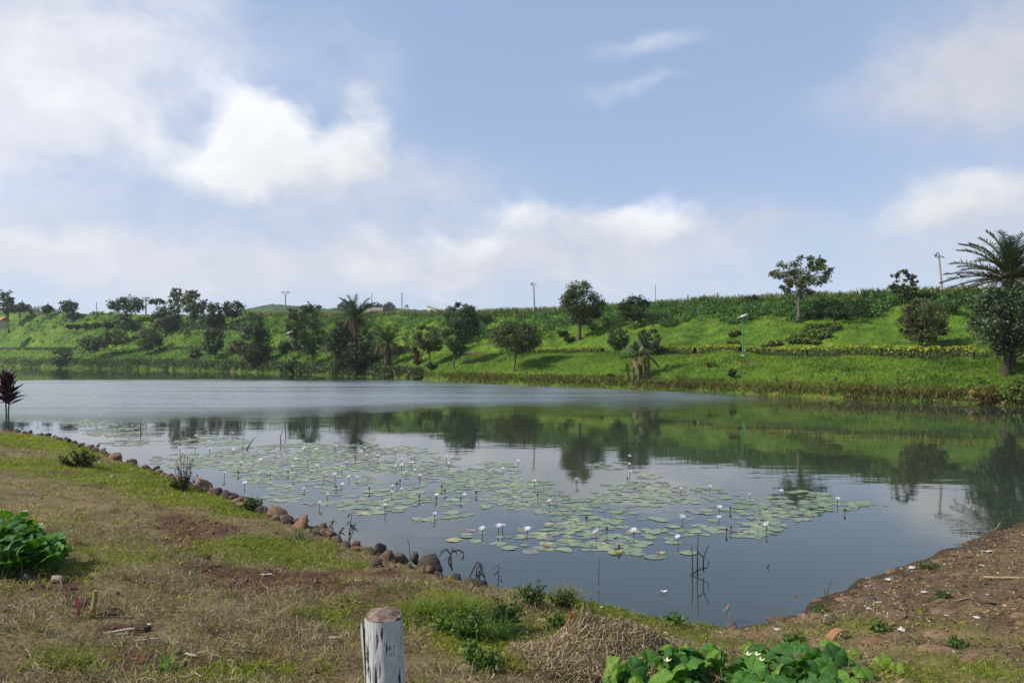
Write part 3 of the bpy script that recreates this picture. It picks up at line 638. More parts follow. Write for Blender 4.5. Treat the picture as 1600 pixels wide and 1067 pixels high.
# ------------------------------------------------------------------ palms
def frond_mesh(name, elev, droop, col, wid=0.20, pairs=42, dead=False, seed=0):
    rng = np.random.default_rng(seed); mb = MB(); n = 12
    s = np.linspace(0, 1, n); ang = elev - droop * s ** 1.3
    ds = 1.0 / (n - 1); x = np.concatenate([[0], np.cumsum(np.cos(ang[:-1]) * ds)]); z = np.concatenate([[0], np.cumsum(np.sin(ang[:-1]) * ds)])
    pts = np.stack([x, 0 * x, z], 1)
    mb.tube(pts, np.linspace(0.014, 0.004, n), 4, np.array(col) * (1.2, 1.05, 0.9), False)
    for q in range(pairs):
        u = 0.16 + 0.83 * q / pairs; p = np.array([np.interp(u, s, x), 0, np.interp(u, s, z)]); a = np.interp(u, s, ang)
        T = np.array([math.cos(a), 0, math.sin(a)]); N = np.array([-math.sin(a), 0, math.cos(a)])
        L = wid * (0.35 + 0.65 * math.sin(math.pi * min(1, 0.25 + 0.75 * u)) ** 0.7) * (0.8 + 0.4 * rng.random())
        for sg in (-1, 1):
            d = unit(0.75 * T + sg * np.array([0, 0.8, 0]) + (0.35 if not dead else -0.3) * N * (1 + 0.5 * rng.normal()) + 0.12 * rng.normal(size=3))
            e = p + d * L; e[2] -= L * (0.12 if not dead else 0.5)
            w = T * 0.0085
            c = tint(1, col, rng, 0.2, 0.15)[0]
            mb.add([p - w, p + w, (p + e) / 2 + w * 0.9 + N * .01, e, (p + e) / 2 - w * 0.9 + N * .01], [[0, 1, 2, 4]], c)
            mb.add([(p + e) / 2 - w * 0.9, (p + e) / 2 + w * 0.9, e], [[0, 1, 2]], c)
    return mb.mesh(name, M['leaf'])
PG = (0.036, 0.058, 0.022); PB = (0.062, 0.044, 0.025)
fr_up = frond_mesh('frond', 1.25, 0.9, PG, seed=1); fr_hi = frond_mesh('frond', 0.9, 1.0, PG, seed=2); fr_mid = frond_mesh('frond', 0.45, 0.75, (0.050, 0.060, 0.028), seed=3)
fr_low = frond_mesh('frond', 0.12, 0.45, (0.070, 0.062, 0.030), wid=0.15, seed=4); fr_dead = frond_mesh('dead_frond', -0.5, 0.9, PB, 0.17, 24, True, seed=5)
fr_dead2 = frond_mesh('dead_frond', 0.1, 1.9, PB, 0.2, 24, True, seed=6)
def palm(label, px, by, cpy, flen, plan, trunk_r=0.28, seed=0, lean=0.0):
    p, mpp, _ = on_far(px, by); rng = np.random.default_rng(seed); H = (by - cpy) * mpp
    root = empty('palm_tree', p, label, 'palm'); mb = MB()
    k = 26; s = np.linspace(0, 1, k)
    rr = trunk_r * (1.15 - 0.2 * s + 0.10 * (np.arange(k) % 2)); rr[-4:] *= np.array([1.1, 1.3, 1.4, 0.9])
    mb.tube(np.stack([lean * s * H, 0 * s, -0.3 + s * (H + 0.3)], 1), rr, 9, (0.075, 0.058, 0.042)); obj('trunk', mb.mesh('trunk', M['bark']), root)
    for (me, cnt, lo, hi) in plan:
        a0 = rng.random() * 6.28
        for q in range(cnt):
            o = obj('frond', me, root, (lean * H, 0, H + 0.05 * rng.normal()))
            o.name = 'dead_frond' if me.name.startswith('dead') else 'frond'
            L = flen * mpp * (lo + (hi - lo) * rng.random()); o.scale = (L, L, L)
            o.rotation_euler = (0.15 * rng.normal(), 0.14 * rng.normal(), a0 + q * 6.283 / cnt + 0.2 * rng.normal())
    return root
palm('tall palm with spreading fronds behind the big dark tree at right', 1577, 572, 436, 98, [(fr_up, 12, 0.75, 1.0), (fr_hi, 13, 0.8, 1.0), (fr_mid, 13, 0.75, 1.0), (fr_low, 17, 0.7, 0.98), (fr_dead2, 6, 0.4, 0.6)], 0.36, 11)
palm('tall palm with dead brown skirt in the shoreline palm group', 556, 578, 498, 44, [(fr_up, 9, 0.75, 1.0), (fr_hi, 9, 0.8, 1.0), (fr_mid, 8, 0.8, 1.0), (fr_dead2, 8, 0.7, 0.9), (fr_dead, 9, 0.5, 0.8)], 0.45, 12)
palm('short palm with drooping brown fronds right of the tall palm', 606, 574, 537, 38, [(fr_up, 9, 0.8, 1.05), (fr_hi, 9, 0.8, 1.0), (fr_mid, 6, 0.7, 0.9), (fr_dead2, 12, 0.8, 1.0), (fr_dead, 8, 0.6, 0.85)], 0.5, 13)
palm('stout palm mostly of hanging dead fronds left of the tall palm', 526, 579, 531, 28, [(fr_dead2, 12, 0.8, 1.0), (fr_dead, 12, 0.8, 1.1), (fr_hi, 6, 0.6, 0.8)], 0.5, 14)

# ------------------------------------------------------------------ bananas
def banana_leaf(L, elev, droop, wid, col, rng):
    mb = MB(); n = 9; s = np.linspace(0, 1, n); a = elev - droop * s ** 1.4; ds = L / (n - 1)
    x = np.concatenate([[0], np.cumsum(np.cos(a[:-1]) * ds)]); z = np.concatenate([[0], np.cumsum(np.sin(a[:-1]) * ds)])
    w = wid * np.array([0.08, 0.12, 0.7, 1, 1, 0.95, 0.85, 0.6, 0.08])
    mb.strip(np.stack([x, 0 * x, z], 1), w, (0, 1, 0), tint((n - 1) * 2, col, rng, 0.12, 0.2), 0.12)
    return mb.mesh('leaf', M['leaf'])
def banana(name, label, px, by, stems, lcol=(0.055, 0.085, 0.035), seed=0):
    p, mpp, _ = on_far(px, by); rng = np.random.default_rng(seed); root = empty(name, p, label, 'banana plant')
    lv = [banana_leaf(1.0, e, d_, w_, c_, rng) for (e, d_, w_, c_) in ((1.35, 0.6, 0.34, lcol), (1.1, 1.1, 0.32, lcol), (0.75, 1.7, 0.28, np.array(lcol) * 0.85), (-0.5, 0.9, 0.16, (0.10, 0.075, 0.04)))]
    for (dx, dy, h, L, cnt, dead) in stems:
        mb = MB(); s = np.linspace(0, 1, 7); bend = rng.normal(0, 0.06, 2)
        x0 = dx * mpp; y0 = dy; hh = h * mpp
        mb.tube(np.stack([x0 + bend[0] * s ** 2 * hh, y0 + bend[1] * s ** 2 * hh, -0.15 + s * (hh + 0.15)], 1), 0.13 * np.array([1.2, 1.1, 1, .95, .9, .8, .6]), 7, (0.11, 0.085, 0.05)); obj('trunk', mb.mesh('trunk', M['bark'], True), root)
        a0 = rng.random() * 6
        for q in range(cnt + dead):
            o = obj('leaf', lv[int(rng.integers(0, 3))] if q < cnt else lv[3], root, (x0 + bend[0] * hh, y0 + bend[1] * hh, hh * (1.0 if q < cnt else 0.93)))
            sc_ = L * mpp * (0.75 + 0.4 * rng.random()); o.scale = (sc_,) * 3; o.rotation_euler = (0.2 * rng.normal(), 0, a0 + q * 2.4 + 0.3 * rng.normal())
    return root
banana('banana_clump', 'clump of tall banana stems at the lake shore', 1002, 594, [(-12, 0.3, 38, 26, 3, 2), (-5, -0.3, 42, 32, 4, 2), (0, 0.6, 36, 30, 3, 2), (6, -0.1, 44, 34, 4, 2), (13, 0.3, 42, 32, 3, 2), (4, 1.2, 46, 32, 3, 1)], (0.075, 0.10, 0.055), 3)
banana('banana_plant', 'small young banana plant left of the banana clump', 981, 596, [(0, 0, 14, 17, 6, 1)], (0.06, 0.13, 0.03), 4)
for j, (px, by, lab) in enumerate(((1372, 475, 'banana plant on the ridge below the small loose tree'), (1432, 473, 'banana plant on the ridge right of the small loose tree'), (1450, 474, 'banana plant nearest the leaning pole, on its left'),
                                   (1488, 472, 'banana plant on the ridge right of the leaning pole'), (1276, 474, 'banana plant right of the open tree on the ridge'), (1352, 474, 'leftmost banana plant of the ridge row past the dark bush'))):
    banana('banana_plant', lab, px, by, [(0, 0, 7, 15, 6, 0), (6, .5, 5, 13, 5, 0)], (0.05, 0.085, 0.03), 20 + j)

# ------------------------------------------------------------------ hedges along the path
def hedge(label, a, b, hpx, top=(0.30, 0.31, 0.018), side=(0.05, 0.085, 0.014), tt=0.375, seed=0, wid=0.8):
    rng = np.random.default_rng(seed + int(a)); px = np.linspace(a, b, max(4, int((b - a) / 3)))
    P0 = far_at(px, np.full(len(px), tt)); mpp = P0[:, 1].mean() / F; h = hpx * mpp * 1.25
    org = Vector(P0[len(px) // 2]); q = P0 - np.array(org)
    L = np.linalg.norm(np.diff(q, axis=0), axis=1).sum()
    root = empty('hedge', org, label, 'hedge')
    tg = np.gradient(q, axis=0); tg[:, 2] = 0; tg = unit(tg); nn = np.stack([-tg[:, 1], tg[:, 0], 0 * tg[:, 0]], 1)
    mb = MB(); k = len(px)
    hh = h * (0.86 + 0.2 * fbm(px / 7, px * 0, seed + 3, 2))
    ring = [q - nn * wid * 0.36 - [0, 0, .2], q - nn * wid * 0.36 + np.stack([0 * hh, 0 * hh, hh * 0.8], 1), q + nn * wid * 0.36 + np.stack([0 * hh, 0 * hh, hh * 0.8], 1), q + nn * wid * 0.36 - [0, 0, .2]]
    i = np.arange(k - 1)
    for u in range(3):
        mb.add(np.concatenate([ring[u], ring[u + 1]]), np.stack([i, i + 1, i + 1 + k, i + k], 1), np.array(side) * 0.7)  # solid core in darker leaf green, added to block the view through the leaves
    obj('inner_core', mb.mesh('inner_core', M['leaf']), root)
    n = int(np.clip(L * h * 330, 400, 5000)); u = rng.random(n); f_ = u * (k - 1); i0 = np.minimum(f_.astype(int), k - 2); w = (f_ - i0)[:, None]
    c = q[i0] * (1 - w) + q[i0 + 1] * w; nv = nn[i0]; hv = hh[i0] * (0.92 + 0.16 * rng.random(n))
    face = rng.random(n); s = rng.random(n)
    lump = 1 + 0.18 * (fbm(u * L / 0.7, u * 0, seed + 9, 2) - .5)
    pos = np.where((face < 0.5)[:, None], c + nv * ((s - 0.5) * wid * 0.95)[:, None] + np.stack([0 * s, 0 * s, hv * lump], 1), c + nv * np.where(face < 0.85, -0.48, 0.48)[:, None] * wid * lump[:, None] + np.stack([0 * s, 0 * s, hv * s], 1))
    nrm = unit(np.where((face < 0.5)[:, None], [0, 0, 1.0], nv * np.where(face < 0.85, -1, 1)[:, None]) + 0.7 * rng.normal(size=(n, 3)))
    V, Fq = leaf_quads(pos, nrm, 0.14 * (0.8 + 0.6 * rng.random(n)) * max(1, mpp / .075), 0.6, rng)
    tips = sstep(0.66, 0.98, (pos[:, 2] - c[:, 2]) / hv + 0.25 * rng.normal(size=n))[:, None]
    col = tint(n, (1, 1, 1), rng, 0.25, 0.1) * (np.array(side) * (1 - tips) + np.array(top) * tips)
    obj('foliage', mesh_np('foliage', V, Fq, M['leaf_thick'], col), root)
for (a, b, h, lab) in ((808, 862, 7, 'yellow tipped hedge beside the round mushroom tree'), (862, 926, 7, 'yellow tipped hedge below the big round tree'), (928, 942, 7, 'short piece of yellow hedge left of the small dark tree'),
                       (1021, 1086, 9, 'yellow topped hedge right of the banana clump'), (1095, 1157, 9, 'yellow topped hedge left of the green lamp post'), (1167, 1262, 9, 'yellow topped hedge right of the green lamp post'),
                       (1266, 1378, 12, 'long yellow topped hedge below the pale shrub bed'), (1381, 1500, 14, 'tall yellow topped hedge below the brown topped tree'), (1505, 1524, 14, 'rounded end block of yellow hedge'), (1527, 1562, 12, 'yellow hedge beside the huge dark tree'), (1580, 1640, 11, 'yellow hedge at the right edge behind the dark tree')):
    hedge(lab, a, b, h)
for (a, b, h, lab) in ((608, 649, 8, 'pale clipped hedge right of the short palm'), (414, 512, 5, 'thin pale hedge line behind the tall airy tree'), (250, 320, 4, 'thin pale hedge line on the left lawn'), (2, 118, 3, 'long thin hedge line at the far left')):
    hedge(lab, a, b, h, (0.13, 0.16, 0.03), (0.06, 0.09, 0.02))
hedge('low dark hedge crossing the left slope below the narrow tree', 280, 392, 7, (0.04, 0.07, 0.018), (0.03, 0.055, 0.014), 0.70)

# ------------------------------------------------------------------ undergrowth, maize, shore scrub and lawn grass (masses nobody could count)
def scatter_far(n, lo, hi, tf, seed):
    rng = np.random.default_rng(seed); px = lo + (hi - lo) * rng.random(n); t0, t1 = tf(px); t = t0 + (t1 - t0) * rng.random(n)
    return px, t, far_at(px, t), rng
TP = [380, 470, 560, 660, 760, 850, 900, 1000, 1100, 1200, 1300, 1400, 1520, 1640]; TL = [.62, .55, .46, .44, .5, .52, .68, .74, .68, .74, .74, .84, .86, .84]
def t_from(px): return np.interp(px, TP, TL)
px, t, P, rng = scatter_far(2600, 380, 1640, lambda p: (t_from(p) + 0.05 * np.sin(p / 17), np.full_like(p, 1.0)), 91)
P[:, 2] += 0.3
rad = (0.5 + 0.85 * rng.random(len(P))) * np.interp(px, [400, 900, 1500], [1.3, 1.0, 0.8])
kk = fbm(P[:, 0] / 5, P[:, 1] / 5, 7, 3)[:, None]
V = []; C = []
for s in range(4):
    w = rng.integers(0, 4, len(P)) == s
    base = [(0.036, 0.078, 0.022), (0.056, 0.125, 0.024), (0.080, 0.165, 0.028), (0.046, 0.100, 0.030)][s]
    v, f_, c = clump_leaves(P[w], rad[w], 46, 0.24, base, rng, 0.7, 0.6, 0.2, 0.2, 0.15)
    V.append(v); C.append(c)
V = np.concatenate(V); C = np.concatenate(C)
tag(obj('undergrowth', mesh_np('undergrowth', V, np.arange(len(V)).reshape(-1, 4), M['leaf'], C)), 'lush green undergrowth covering the upper slope', 'undergrowth', kind='stuff')
# left slope and shore scrub
px, t, P, rng = scatter_far(1150, -60, 660, lambda p: (np.full_like(p, 0.0), np.full_like(p, 0.075)), 92)
dens = np.interp(px, [0, 120, 420, 520, 660], [.9, 1, 1, .7, .6]); w = rng.random(len(px)) < dens; P = P[w]; px = px[w]
v, f_, c = clump_leaves(P + [0, 0, .3], np.interp(px, [0, 600], [2.0, 0.75]) * (0.6 + 0.7 * rng.random(len(P))), 40, np.interp(300, [0, 600], [.5, .25]), (0.034, 0.058, 0.018), rng, 0.9, 0.6, 0.35, 0.2, 0.3)
px2, t2, P2, rng = scatter_far(500, 380, 1620, lambda p: (np.full_like(p, 0.0), np.full_like(p, 0.05)), 93)
v2, f2, c2 = clump_leaves(P2 + [0, 0, .05], 0.18 + 0.28 * rng.random(len(P2)), 26, 0.13, (0.060, 0.070, 0.022), rng, 0.7, 0.35, 0.35, 0.25, 0.5)
px3, t3, P3, rng = scatter_far(420, 0, 420, lambda p: (np.full_like(p, 0.5), np.full_like(p, 1.0)), 95)
w = fbm(P3[:, 0] / 14, P3[:, 1] / 14, 19, 3) > 0.53; P3 = P3[w]
v3, f3, c3 = clump_leaves(P3 + [0, 0, .2], 0.7 + 0.9 * rng.random(len(P3)), 34, 0.5, (0.045, 0.085, 0.022), rng, 0.6, 0.6, 0.3, 0.2, 0.2)
V = np.concatenate([v, v2, v3]); C = np.concatenate([c, c2, c3])
tag(obj('scrub', mesh_np('scrub', V, np.arange(len(V)).reshape(-1, 4), M['leaf'], C)), 'low tangled scrub along the far shore and left slope', 'scrub', kind='stuff')

def blades(P, h, w, col, rng, lean=0.45):
    n = len(P); a = rng.random(n) * 6.283; d = np.stack([np.cos(a), np.sin(a), 0 * a], 1); s = np.stack([-np.sin(a), np.cos(a), 0 * a], 1)
    b = rng.random(n) * 6.283; ld = np.stack([np.cos(b), np.sin(b), 0 * b], 1) * (lean * h * (0.3 + rng.random(n)))[:, None]
    up = np.array([0, 0, 1.0]) * h[:, None]
    w = np.broadcast_to(w, (n,))[:, None]
    V = np.stack([P - s * w / 2, P + s * w / 2, P + up * 0.6 + ld * 0.45 + s * w * 0.35, P + up * 0.95 + ld * 1.2], 1).reshape(-1, 3)
    k = np.arange(n)[:, None] * 4
    return V, np.concatenate([k + [[0, 1, 2]], k + [[0, 2, 3]]], 0), np.concatenate([col, col])
# weeds breaking up the lawn
px, t, P, rng = scatter_far(900, 420, 1640, lambda p: (np.full_like(p, 0.03), t_from(p) + .1), 98)
k = (fbm(P[:, 0] / 6, P[:, 1] / 6, 37, 3) > .47) & (np.abs(t - .38) > .03); P = P[k]
v, f_, c = clump_leaves(P + [0, 0, .02], 0.12 + 0.28 * rng.random(len(P)) ** 2, 22, 0.12, (0.045, 0.080, 0.016), rng, 0.5, 0.5, 0.4, 0.2, 0.5)
tag(obj('lawn_weeds', mesh_np('lawn_weeds', v, f_, M['leaf'], c)), 'small weeds dotted over the far lawn', 'weeds', kind='stuff')
# lawn grass of the far bank
px, t, P, rng = scatter_far(90000, 560, 1660, lambda p: (np.full_like(p, 0.005), np.where(np.random.default_rng(4).random(len(p)) < .55, .37, t_from(p) + .08)), 94)
ncol = fbm(P[:, 0] / 4, P[:, 1] / 4, 23, 4)[:, None]; shore = sstep(0.05, 0.0, t)[:, None]
col = tint(len(P), (1, 1, 1), rng, 0.2, 0.2) * ((0.040, 0.090, 0.009) + (ncol - 0.32) * np.array([0.21, 0.26, 0.025])) * (1 - shore) + shore * tint(len(P), (0.10, 0.085, 0.03), rng, 0.3)
V, Ft, C = blades(P - [0, 0, .03], (0.08 + 0.22 * rng.random(len(P)) ** 2) * (1 + 2.2 * shore[:, 0]), 0.05, np.clip(col, 0.005, 1), rng, 0.6)
tag(obj('grass', mesh_np('grass', V, Ft, M['grass'], C)), 'bright green lawn grass on the far bank slope', 'grass', kind='stuff')
px, t, P, rng = scatter_far(36000, -40, 600, lambda p: (np.full_like(p, 0.03), np.full_like(p, 0.98)), 99)
ncol = fbm(P[:, 0] / 8, P[:, 1] / 8, 23, 4)[:, None]
V, Ft, C = blades(P - [0, 0, .05], 0.2 + 0.5 * rng.random(len(P)) ** 2, 0.16, np.clip(tint(len(P), (1, 1, 1), rng, 0.2, 0.2) * ((0.034, 0.080, 0.010) + (ncol - 0.36) * np.array([0.15, 0.20, 0.03])), .005, 1), rng, 0.7)
tag(obj('grass', mesh_np('grass', V, Ft, M['grass'], C)), 'longer green grass on the far left slope', 'grass', kind='stuff')
px, t, P, rng = scatter_far(26000, 400, 1660, lambda p: (np.full_like(p, -0.004), np.full_like(p, 0.06)), 97)
k = rng.random(len(P)) < sstep(.3, .6, fbm(P[:, 0] / 2.2, P[:, 1] / 2.2, 29, 3)) * np.interp(px, [400, 620, 1640], [.5, .8, 1]) + .12; P = P[k]; px = px[k]
V, Ft, C = blades(P - [0, 0, .03], (0.16 + 0.34 * rng.random(len(P)) ** 1.6) * np.interp(px, [400, 1000, 1640], [1.5, 1.0, 1.0]), 0.05, tint(len(P), (0.095, 0.085, 0.030), rng, .35, .3) * np.where(rng.random((len(P), 1)) < .35, [[.7, 1.3, .6]], [[1.0, 1, 1]]), rng, .5)
tag(obj('shore_grass', mesh_np('shore_grass', V, Ft, M['grass'], C)), 'rough brownish grass fringe along the far waterline', 'grass', kind='stuff')
# maize on the ridge
px, t, P, rng = scatter_far(11000, 380, 1640, lambda p: (np.full_like(p, 0.985), np.full_like(p, 1.10)), 96)
hgt = np.interp(px, [380, 600, 900, 1300, 1640], [1.5, 1.3, 1.1, 1.3, 1.4]) * (0.6 + 0.6 * rng.random(len(P)))
V, Ft, C = blades(P - [0, 0, .05], hgt, 0.10, tint(len(P), (0.085, 0.115, 0.035), rng, 0.3, 0.7), rng, 0.35)
tag(obj('maize', mesh_np('maize', V, Ft, M['grass'], C)), 'strip of pale green maize along the ridge top', 'maize', kind='stuff')
# ------------------------------------------------------------------ poles, lamps, far buildings
def far_obj_at(px, py, D): return Vector(((px - CX) / F * D, D, CZ - (py - YH) / F * D))
def pole(label, px, by, ty, r=0.11, kind='plain', lean=0.0, col=(0.16, 0.14, 0.125), t_at=1.03, D=None, cat='pole', name='utility_pole', armpx=7):
    if D is None:
        P = far_at(np.array([px]), np.array([t_at]))[0]; D = P[1]
    mpp = D / F; base = far_obj_at(px, by, D); H = (by - ty) * mpp; Hp = H * (1 if kind == 'plain' else 0.90)
    root = empty(name, base, label, cat); mb = MB(); s = np.linspace(0, 1, 6)
    mb.tube(np.stack([lean * s * Hp, 0 * s, -1.5 + s * (Hp + 1.5)], 1), r * (1.25 - 0.4 * s), 8, col); obj('shaft', mb.mesh('shaft', M['matte'], True), root)
    a = armpx * mpp; x0 = lean * Hp
    if kind == 'vee':
        for sg in (-1, 1):
            ar = MB(); ar.tube([(x0, 0, Hp - .1), (x0 + sg * a * .45, 0, Hp + H * .05), (x0 + sg * a * .8, 0, Hp + H * .1)], r * .5, 6, (0.12, 0.12, 0.12)); ar.tube([(x0 + sg * a * .45, 0, Hp + H * .10), (x0 + sg * a * .8, 0, Hp + H * .1), (x0 + sg * a, 0, Hp + H * .04)], r * .45, 6, (0.12, 0.12, 0.12))
            obj('arm', ar.mesh('arm', M['metal']), root)
        ar = MB(); ar.tube([(x0 - a * .5, 0, Hp + H * .08), (x0, 0, Hp + H * .10), (x0 + a * .5, 0, Hp + H * .08)], r * .4, 6, (0.12, 0.12, 0.12)); obj('crossbar', ar.mesh('crossbar', M['metal']), root)
    if kind == 'loop':
        ar = MB(); q = np.linspace(0, np.pi, 8); ar.tube(np.stack([x0 - a * .4 * np.cos(q) - a * .3, 0 * q, Hp + H * .02 + H * .09 * np.sin(q)], 1), r * .5, 6, (0.13, 0.13, 0.14)); obj('arm', ar.mesh('arm', M['metal']), root)
        ar = MB(); ar.tube([(x0 - a, 0, Hp + H * .05), (x0 - a * .6, 0, Hp + H * .08), (x0, 0, Hp - .05), (x0 + a * .4, 0, Hp + H * .05), (x0 + a, 0, Hp + H * .01)], r * .5, 6, (0.13, 0.13, 0.14)); obj('arm', ar.mesh('arm', M['metal']), root)
    if kind == 'tee':
        for dz in (0.0, -0.06):
            ar = MB(); ar.box((x0 - a, -r * .5, Hp + H * dz), (x0 + a, r * .5, Hp + H * dz + r * 1.0), (0.12, 0.12, 0.12)); obj('crossbar', ar.mesh('crossbar', M['metal']), root)
        for sg in (-.9, -.3, .3, .9):
            ar = MB(); ar.tube([(x0 + sg * a, 0, Hp + r), (x0 + sg * a, 0, Hp + r * 3.5)], r * .5, 6, (0.3, 0.3, 0.3)); obj('insulator', ar.mesh('insulator', M['metal']), root)
    return root
pole('leaning grey concrete pole with curled top bracket on the right ridge', 1476, 474, 396, 0.12, 'loop', -0.125, (0.30, 0.27, 0.24), 1.0, armpx=8)
pole('pole with curled twin bracket left of the big round tree', 836, 492, 442, 0.12, 'loop', -0.05, (0.28, 0.25, 0.22), armpx=5)
pole('slender pole with forked bracket above the distant hill', 446, 498, 456, 0.15, 'vee', 0.0, (0.22, 0.21, 0.2), armpx=7)
pole('dark pole with crossbars on the left skyline', 228, 494, 463, 0.2, 'tee', 0.0, (0.10, 0.09, 0.08), armpx=6)
pole('thin plain pole between the left skyline trees', 151, 492, 472, 0.12)
pole('short plain pole behind the small rounded left tree', 75, 492, 472, 0.13)
pole('tall plain pole beside the left edge trees', 44, 500, 475, 0.13)
pole('pole stub behind the round tree near the distant hill', 353, 490, 469, 0.12)
pole('tall hair thin mast right of the dark ridge tree', 1024, 482, 445, 0.06, t_at=1.6)
pole('thin leaning wooden post in the maize', 1074, 480, 461, 0.09, lean=0.05)
pole('wooden post in the maize left of the dome tree', 1121, 478, 457, 0.10)
pole('far radio mast nearer the tall palm', 581, 482, 458, 0.32, D=600, name='radio_mast', cat='mast', col=(0.2, 0.2, 0.21))
pole('far radio mast nearer the pale house', 628, 486, 457, 0.42, D=600, name='radio_mast', cat='mast', col=(0.2, 0.2, 0.21))
def lamp(label, px, by, ty, col, panel=0.55, tilt=0.35):
    p, mpp, _ = on_far(px, by); H = (by - ty) * mpp; root = empty('street_lamp', p, label, 'lamp'); mb = MB()
    mb.tube([(0, 0, -.2), (0, 0, H * .5), (0, 0, H - .08)], [0.07, 0.06, 0.05], 10, col); obj('post', mb.mesh('post', M['metal'], True), root)
    Mx = Matrix.Translation((0.1, 0, H)) @ Matrix.Rotation(-tilt, 4, 'Y') @ Matrix.Rotation(0.35, 4, 'X')
    b = MB(); b.box((-panel, -panel * .6, -0.03), (panel, panel * .6, 0.03), (0.30, 0.31, 0.32), Mx); obj('solar_panel', b.mesh('solar_panel', M['metal']), root)
    b = MB(); b.tube([(0, 0, H - .3), (-.3, -.15, H - .2)], 0.03, 6, col); b.box((-.55, -.28, H - .24), (-.25, -.1, H - .16), (0.5, 0.5, 0.5)); obj('lamp_head', b.mesh('lamp_head', M['metal']), root)
    b = MB(); b.box((-.16, -.16, -.1), (.16, .16, .08), (0.5, 0.5, 0.48)); obj('footing', b.mesh('footing', M['matte']), root)
lamp('green solar lamp post standing at the yellow hedge', 1161, 556, 493, (0.03, 0.17, 0.10), 0.36)
lamp('small pale solar lamp among the trees left of the palms', 452, 560, 519, (0.22, 0.23, 0.22), 0.6)

def house(name, label, px, base_y, D, w, d, h0, h1, wall, roof, rz=0.0, gable=False, windows=()):
    root = empty(name, far_obj_at(px, base_y, D), label, 'house', rz=rz); mb = MB()
    v = [(-w / 2, 0, -2), (w / 2, 0, -2), (w / 2, d, -2), (-w / 2, d, -2), (-w / 2, 0, h0), (w / 2, 0, h1), (w / 2, d, h1), (-w / 2, d, h0)]
    mb.add(v, [[0, 1, 5, 4], [1, 2, 6, 5], [2, 3, 7, 6], [3, 0, 4, 7]], wall); obj('wall', mb.mesh('wall', M['matte']), root)
    rb = MB(); e = 0.35
    if gable:
        for sg in (-1, 1):
            rb.add([(-w / 2 - e, d / 2 + sg * (d / 2 + e), h0 - .1), (w / 2 + e, d / 2 + sg * (d / 2 + e), h1 - .1), (w / 2 + e, d / 2, h1 + d * .3), (-w / 2 - e, d / 2, h0 + d * .3)], [[0, 1, 2, 3]], roof)
            rb.add([(-w / 2 - e, d / 2 + sg * (d / 2 + e), h0 - .2), (w / 2 + e, d / 2 + sg * (d / 2 + e), h1 - .2), (w / 2 + e, d / 2, h1 + d * .3 - .1), (-w / 2 - e, d / 2, h0 + d * .3 - .1)], [[0, 1, 2, 3]], roof)
    else:
        rb.add([(-w / 2 - e, -e, h0 + .25), (w / 2 + e, -e, h1 + .02), (w / 2 + e, d + e, h1 + .02), (-w / 2 - e, d + e, h0 + .25), (-w / 2 - e, -e, h0 + .05), (w / 2 + e, -e, h1 - .18), (w / 2 + e, d + e, h1 - .18), (-w / 2 - e, d + e, h0 + .05)], [[0, 1, 2, 3], [0, 1, 5, 4], [1, 2, 6, 5], [2, 3, 7, 6], [3, 0, 4, 7]], roof)
    obj('roof', rb.mesh('roof', M['matte']), root)
    for (x0, x1, z0, z1) in windows:
        b = MB(); b.box((x0, -0.06, z0), (x1, 0.02, z1), (0.05, 0.05, 0.055)); o = obj('window', b.mesh('window', M['metal']), root)
        b = MB(); b.box((x0 - .12, -0.10, z0 - .14), (x1 + .12, -0.0, z0 - .02), (0.5, 0.46, 0.38)); obj('sill', b.mesh('sill', M['matte']), o)
    return root
house('house', 'cream house with sloping roof on the ridge by the spiky tree', 681, 497, 260, 5.4, 6, 4.1, 2.4, (0.52, 0.45, 0.34), (0.30, 0.27, 0.25), 0.1, False, [(-2.1, -1.3, 1.2, 2.9), (0.3, 1.1, 0.9, 1.7)])
house('house', 'grey brown house among far trees right of the palm', 584, 492, 500, 11, 8, 3.0, 3.0, (0.26, 0.22, 0.19), (0.20, 0.16, 0.14), 0.2, True, [(-3, -1.8, .9, 2.2), (1.5, 2.7, .9, 2.2)])
house('house', 'orange roofed house at the far left edge', -8, 504, 265, 4.0, 4, 0.8, 0.8, (0.42, 0.34, 0.24), (0.50, 0.20, 0.06), -0.2, True, [(0.6, 1.3, .2, .9)])
# water tower
wtb = far_obj_at(635, 485, 610); root = empty('water_tower', wtb, 'small water tower beside the far radio mast', 'water tower')
b = MB(); b.tube([(0, 0, 2.6), (0, 0, 4.4)], 1.7, 12, (0.33, 0.30, 0.29)); b.tube([(0, 0, 4.4), (0, 0, 4.9)], [1.8, 0.4], 12, (0.3, 0.28, 0.27)); obj('tank', b.mesh('tank', M['metal']), root)
for (x, y) in ((-1.3, -1.3), (1.3, -1.3), (1.3, 1.3), (-1.3, 1.3)):
    b = MB(); b.tube([(x, y, -2.5), (x, y, 2.8)], 0.22, 6, (0.2, 0.19, 0.19)); obj('leg', b.mesh('leg', M['metal']), root)
for q, (px, by, ty, l, r, lab) in enumerate(((541, 492, 467, 528, 556, 'far dark tree on the distant hill left of the tall palm'), (576, 484, 474, 566, 584, 'far flat tree beside the radio mast'), (592, 486, 475, 586, 599, 'far small tree right of the grey brown house'),
                                             (608, 494, 472, 596, 618, 'far bushy tree left of the thicker radio mast'), (498, 483, 477, 494, 503, 'tiny far tree alone on the distant hill crest'))):
    D_ = 520.0; make_tree('tree', lab, 'tree', far_obj_at(px, by, D_), D_ / F, (by - ty) * D_ / F, (r - l) * D_ / F, (by - ty) * .2 * D_ / F, 'round', DK, seed=900 + q, leafpx=2.2)
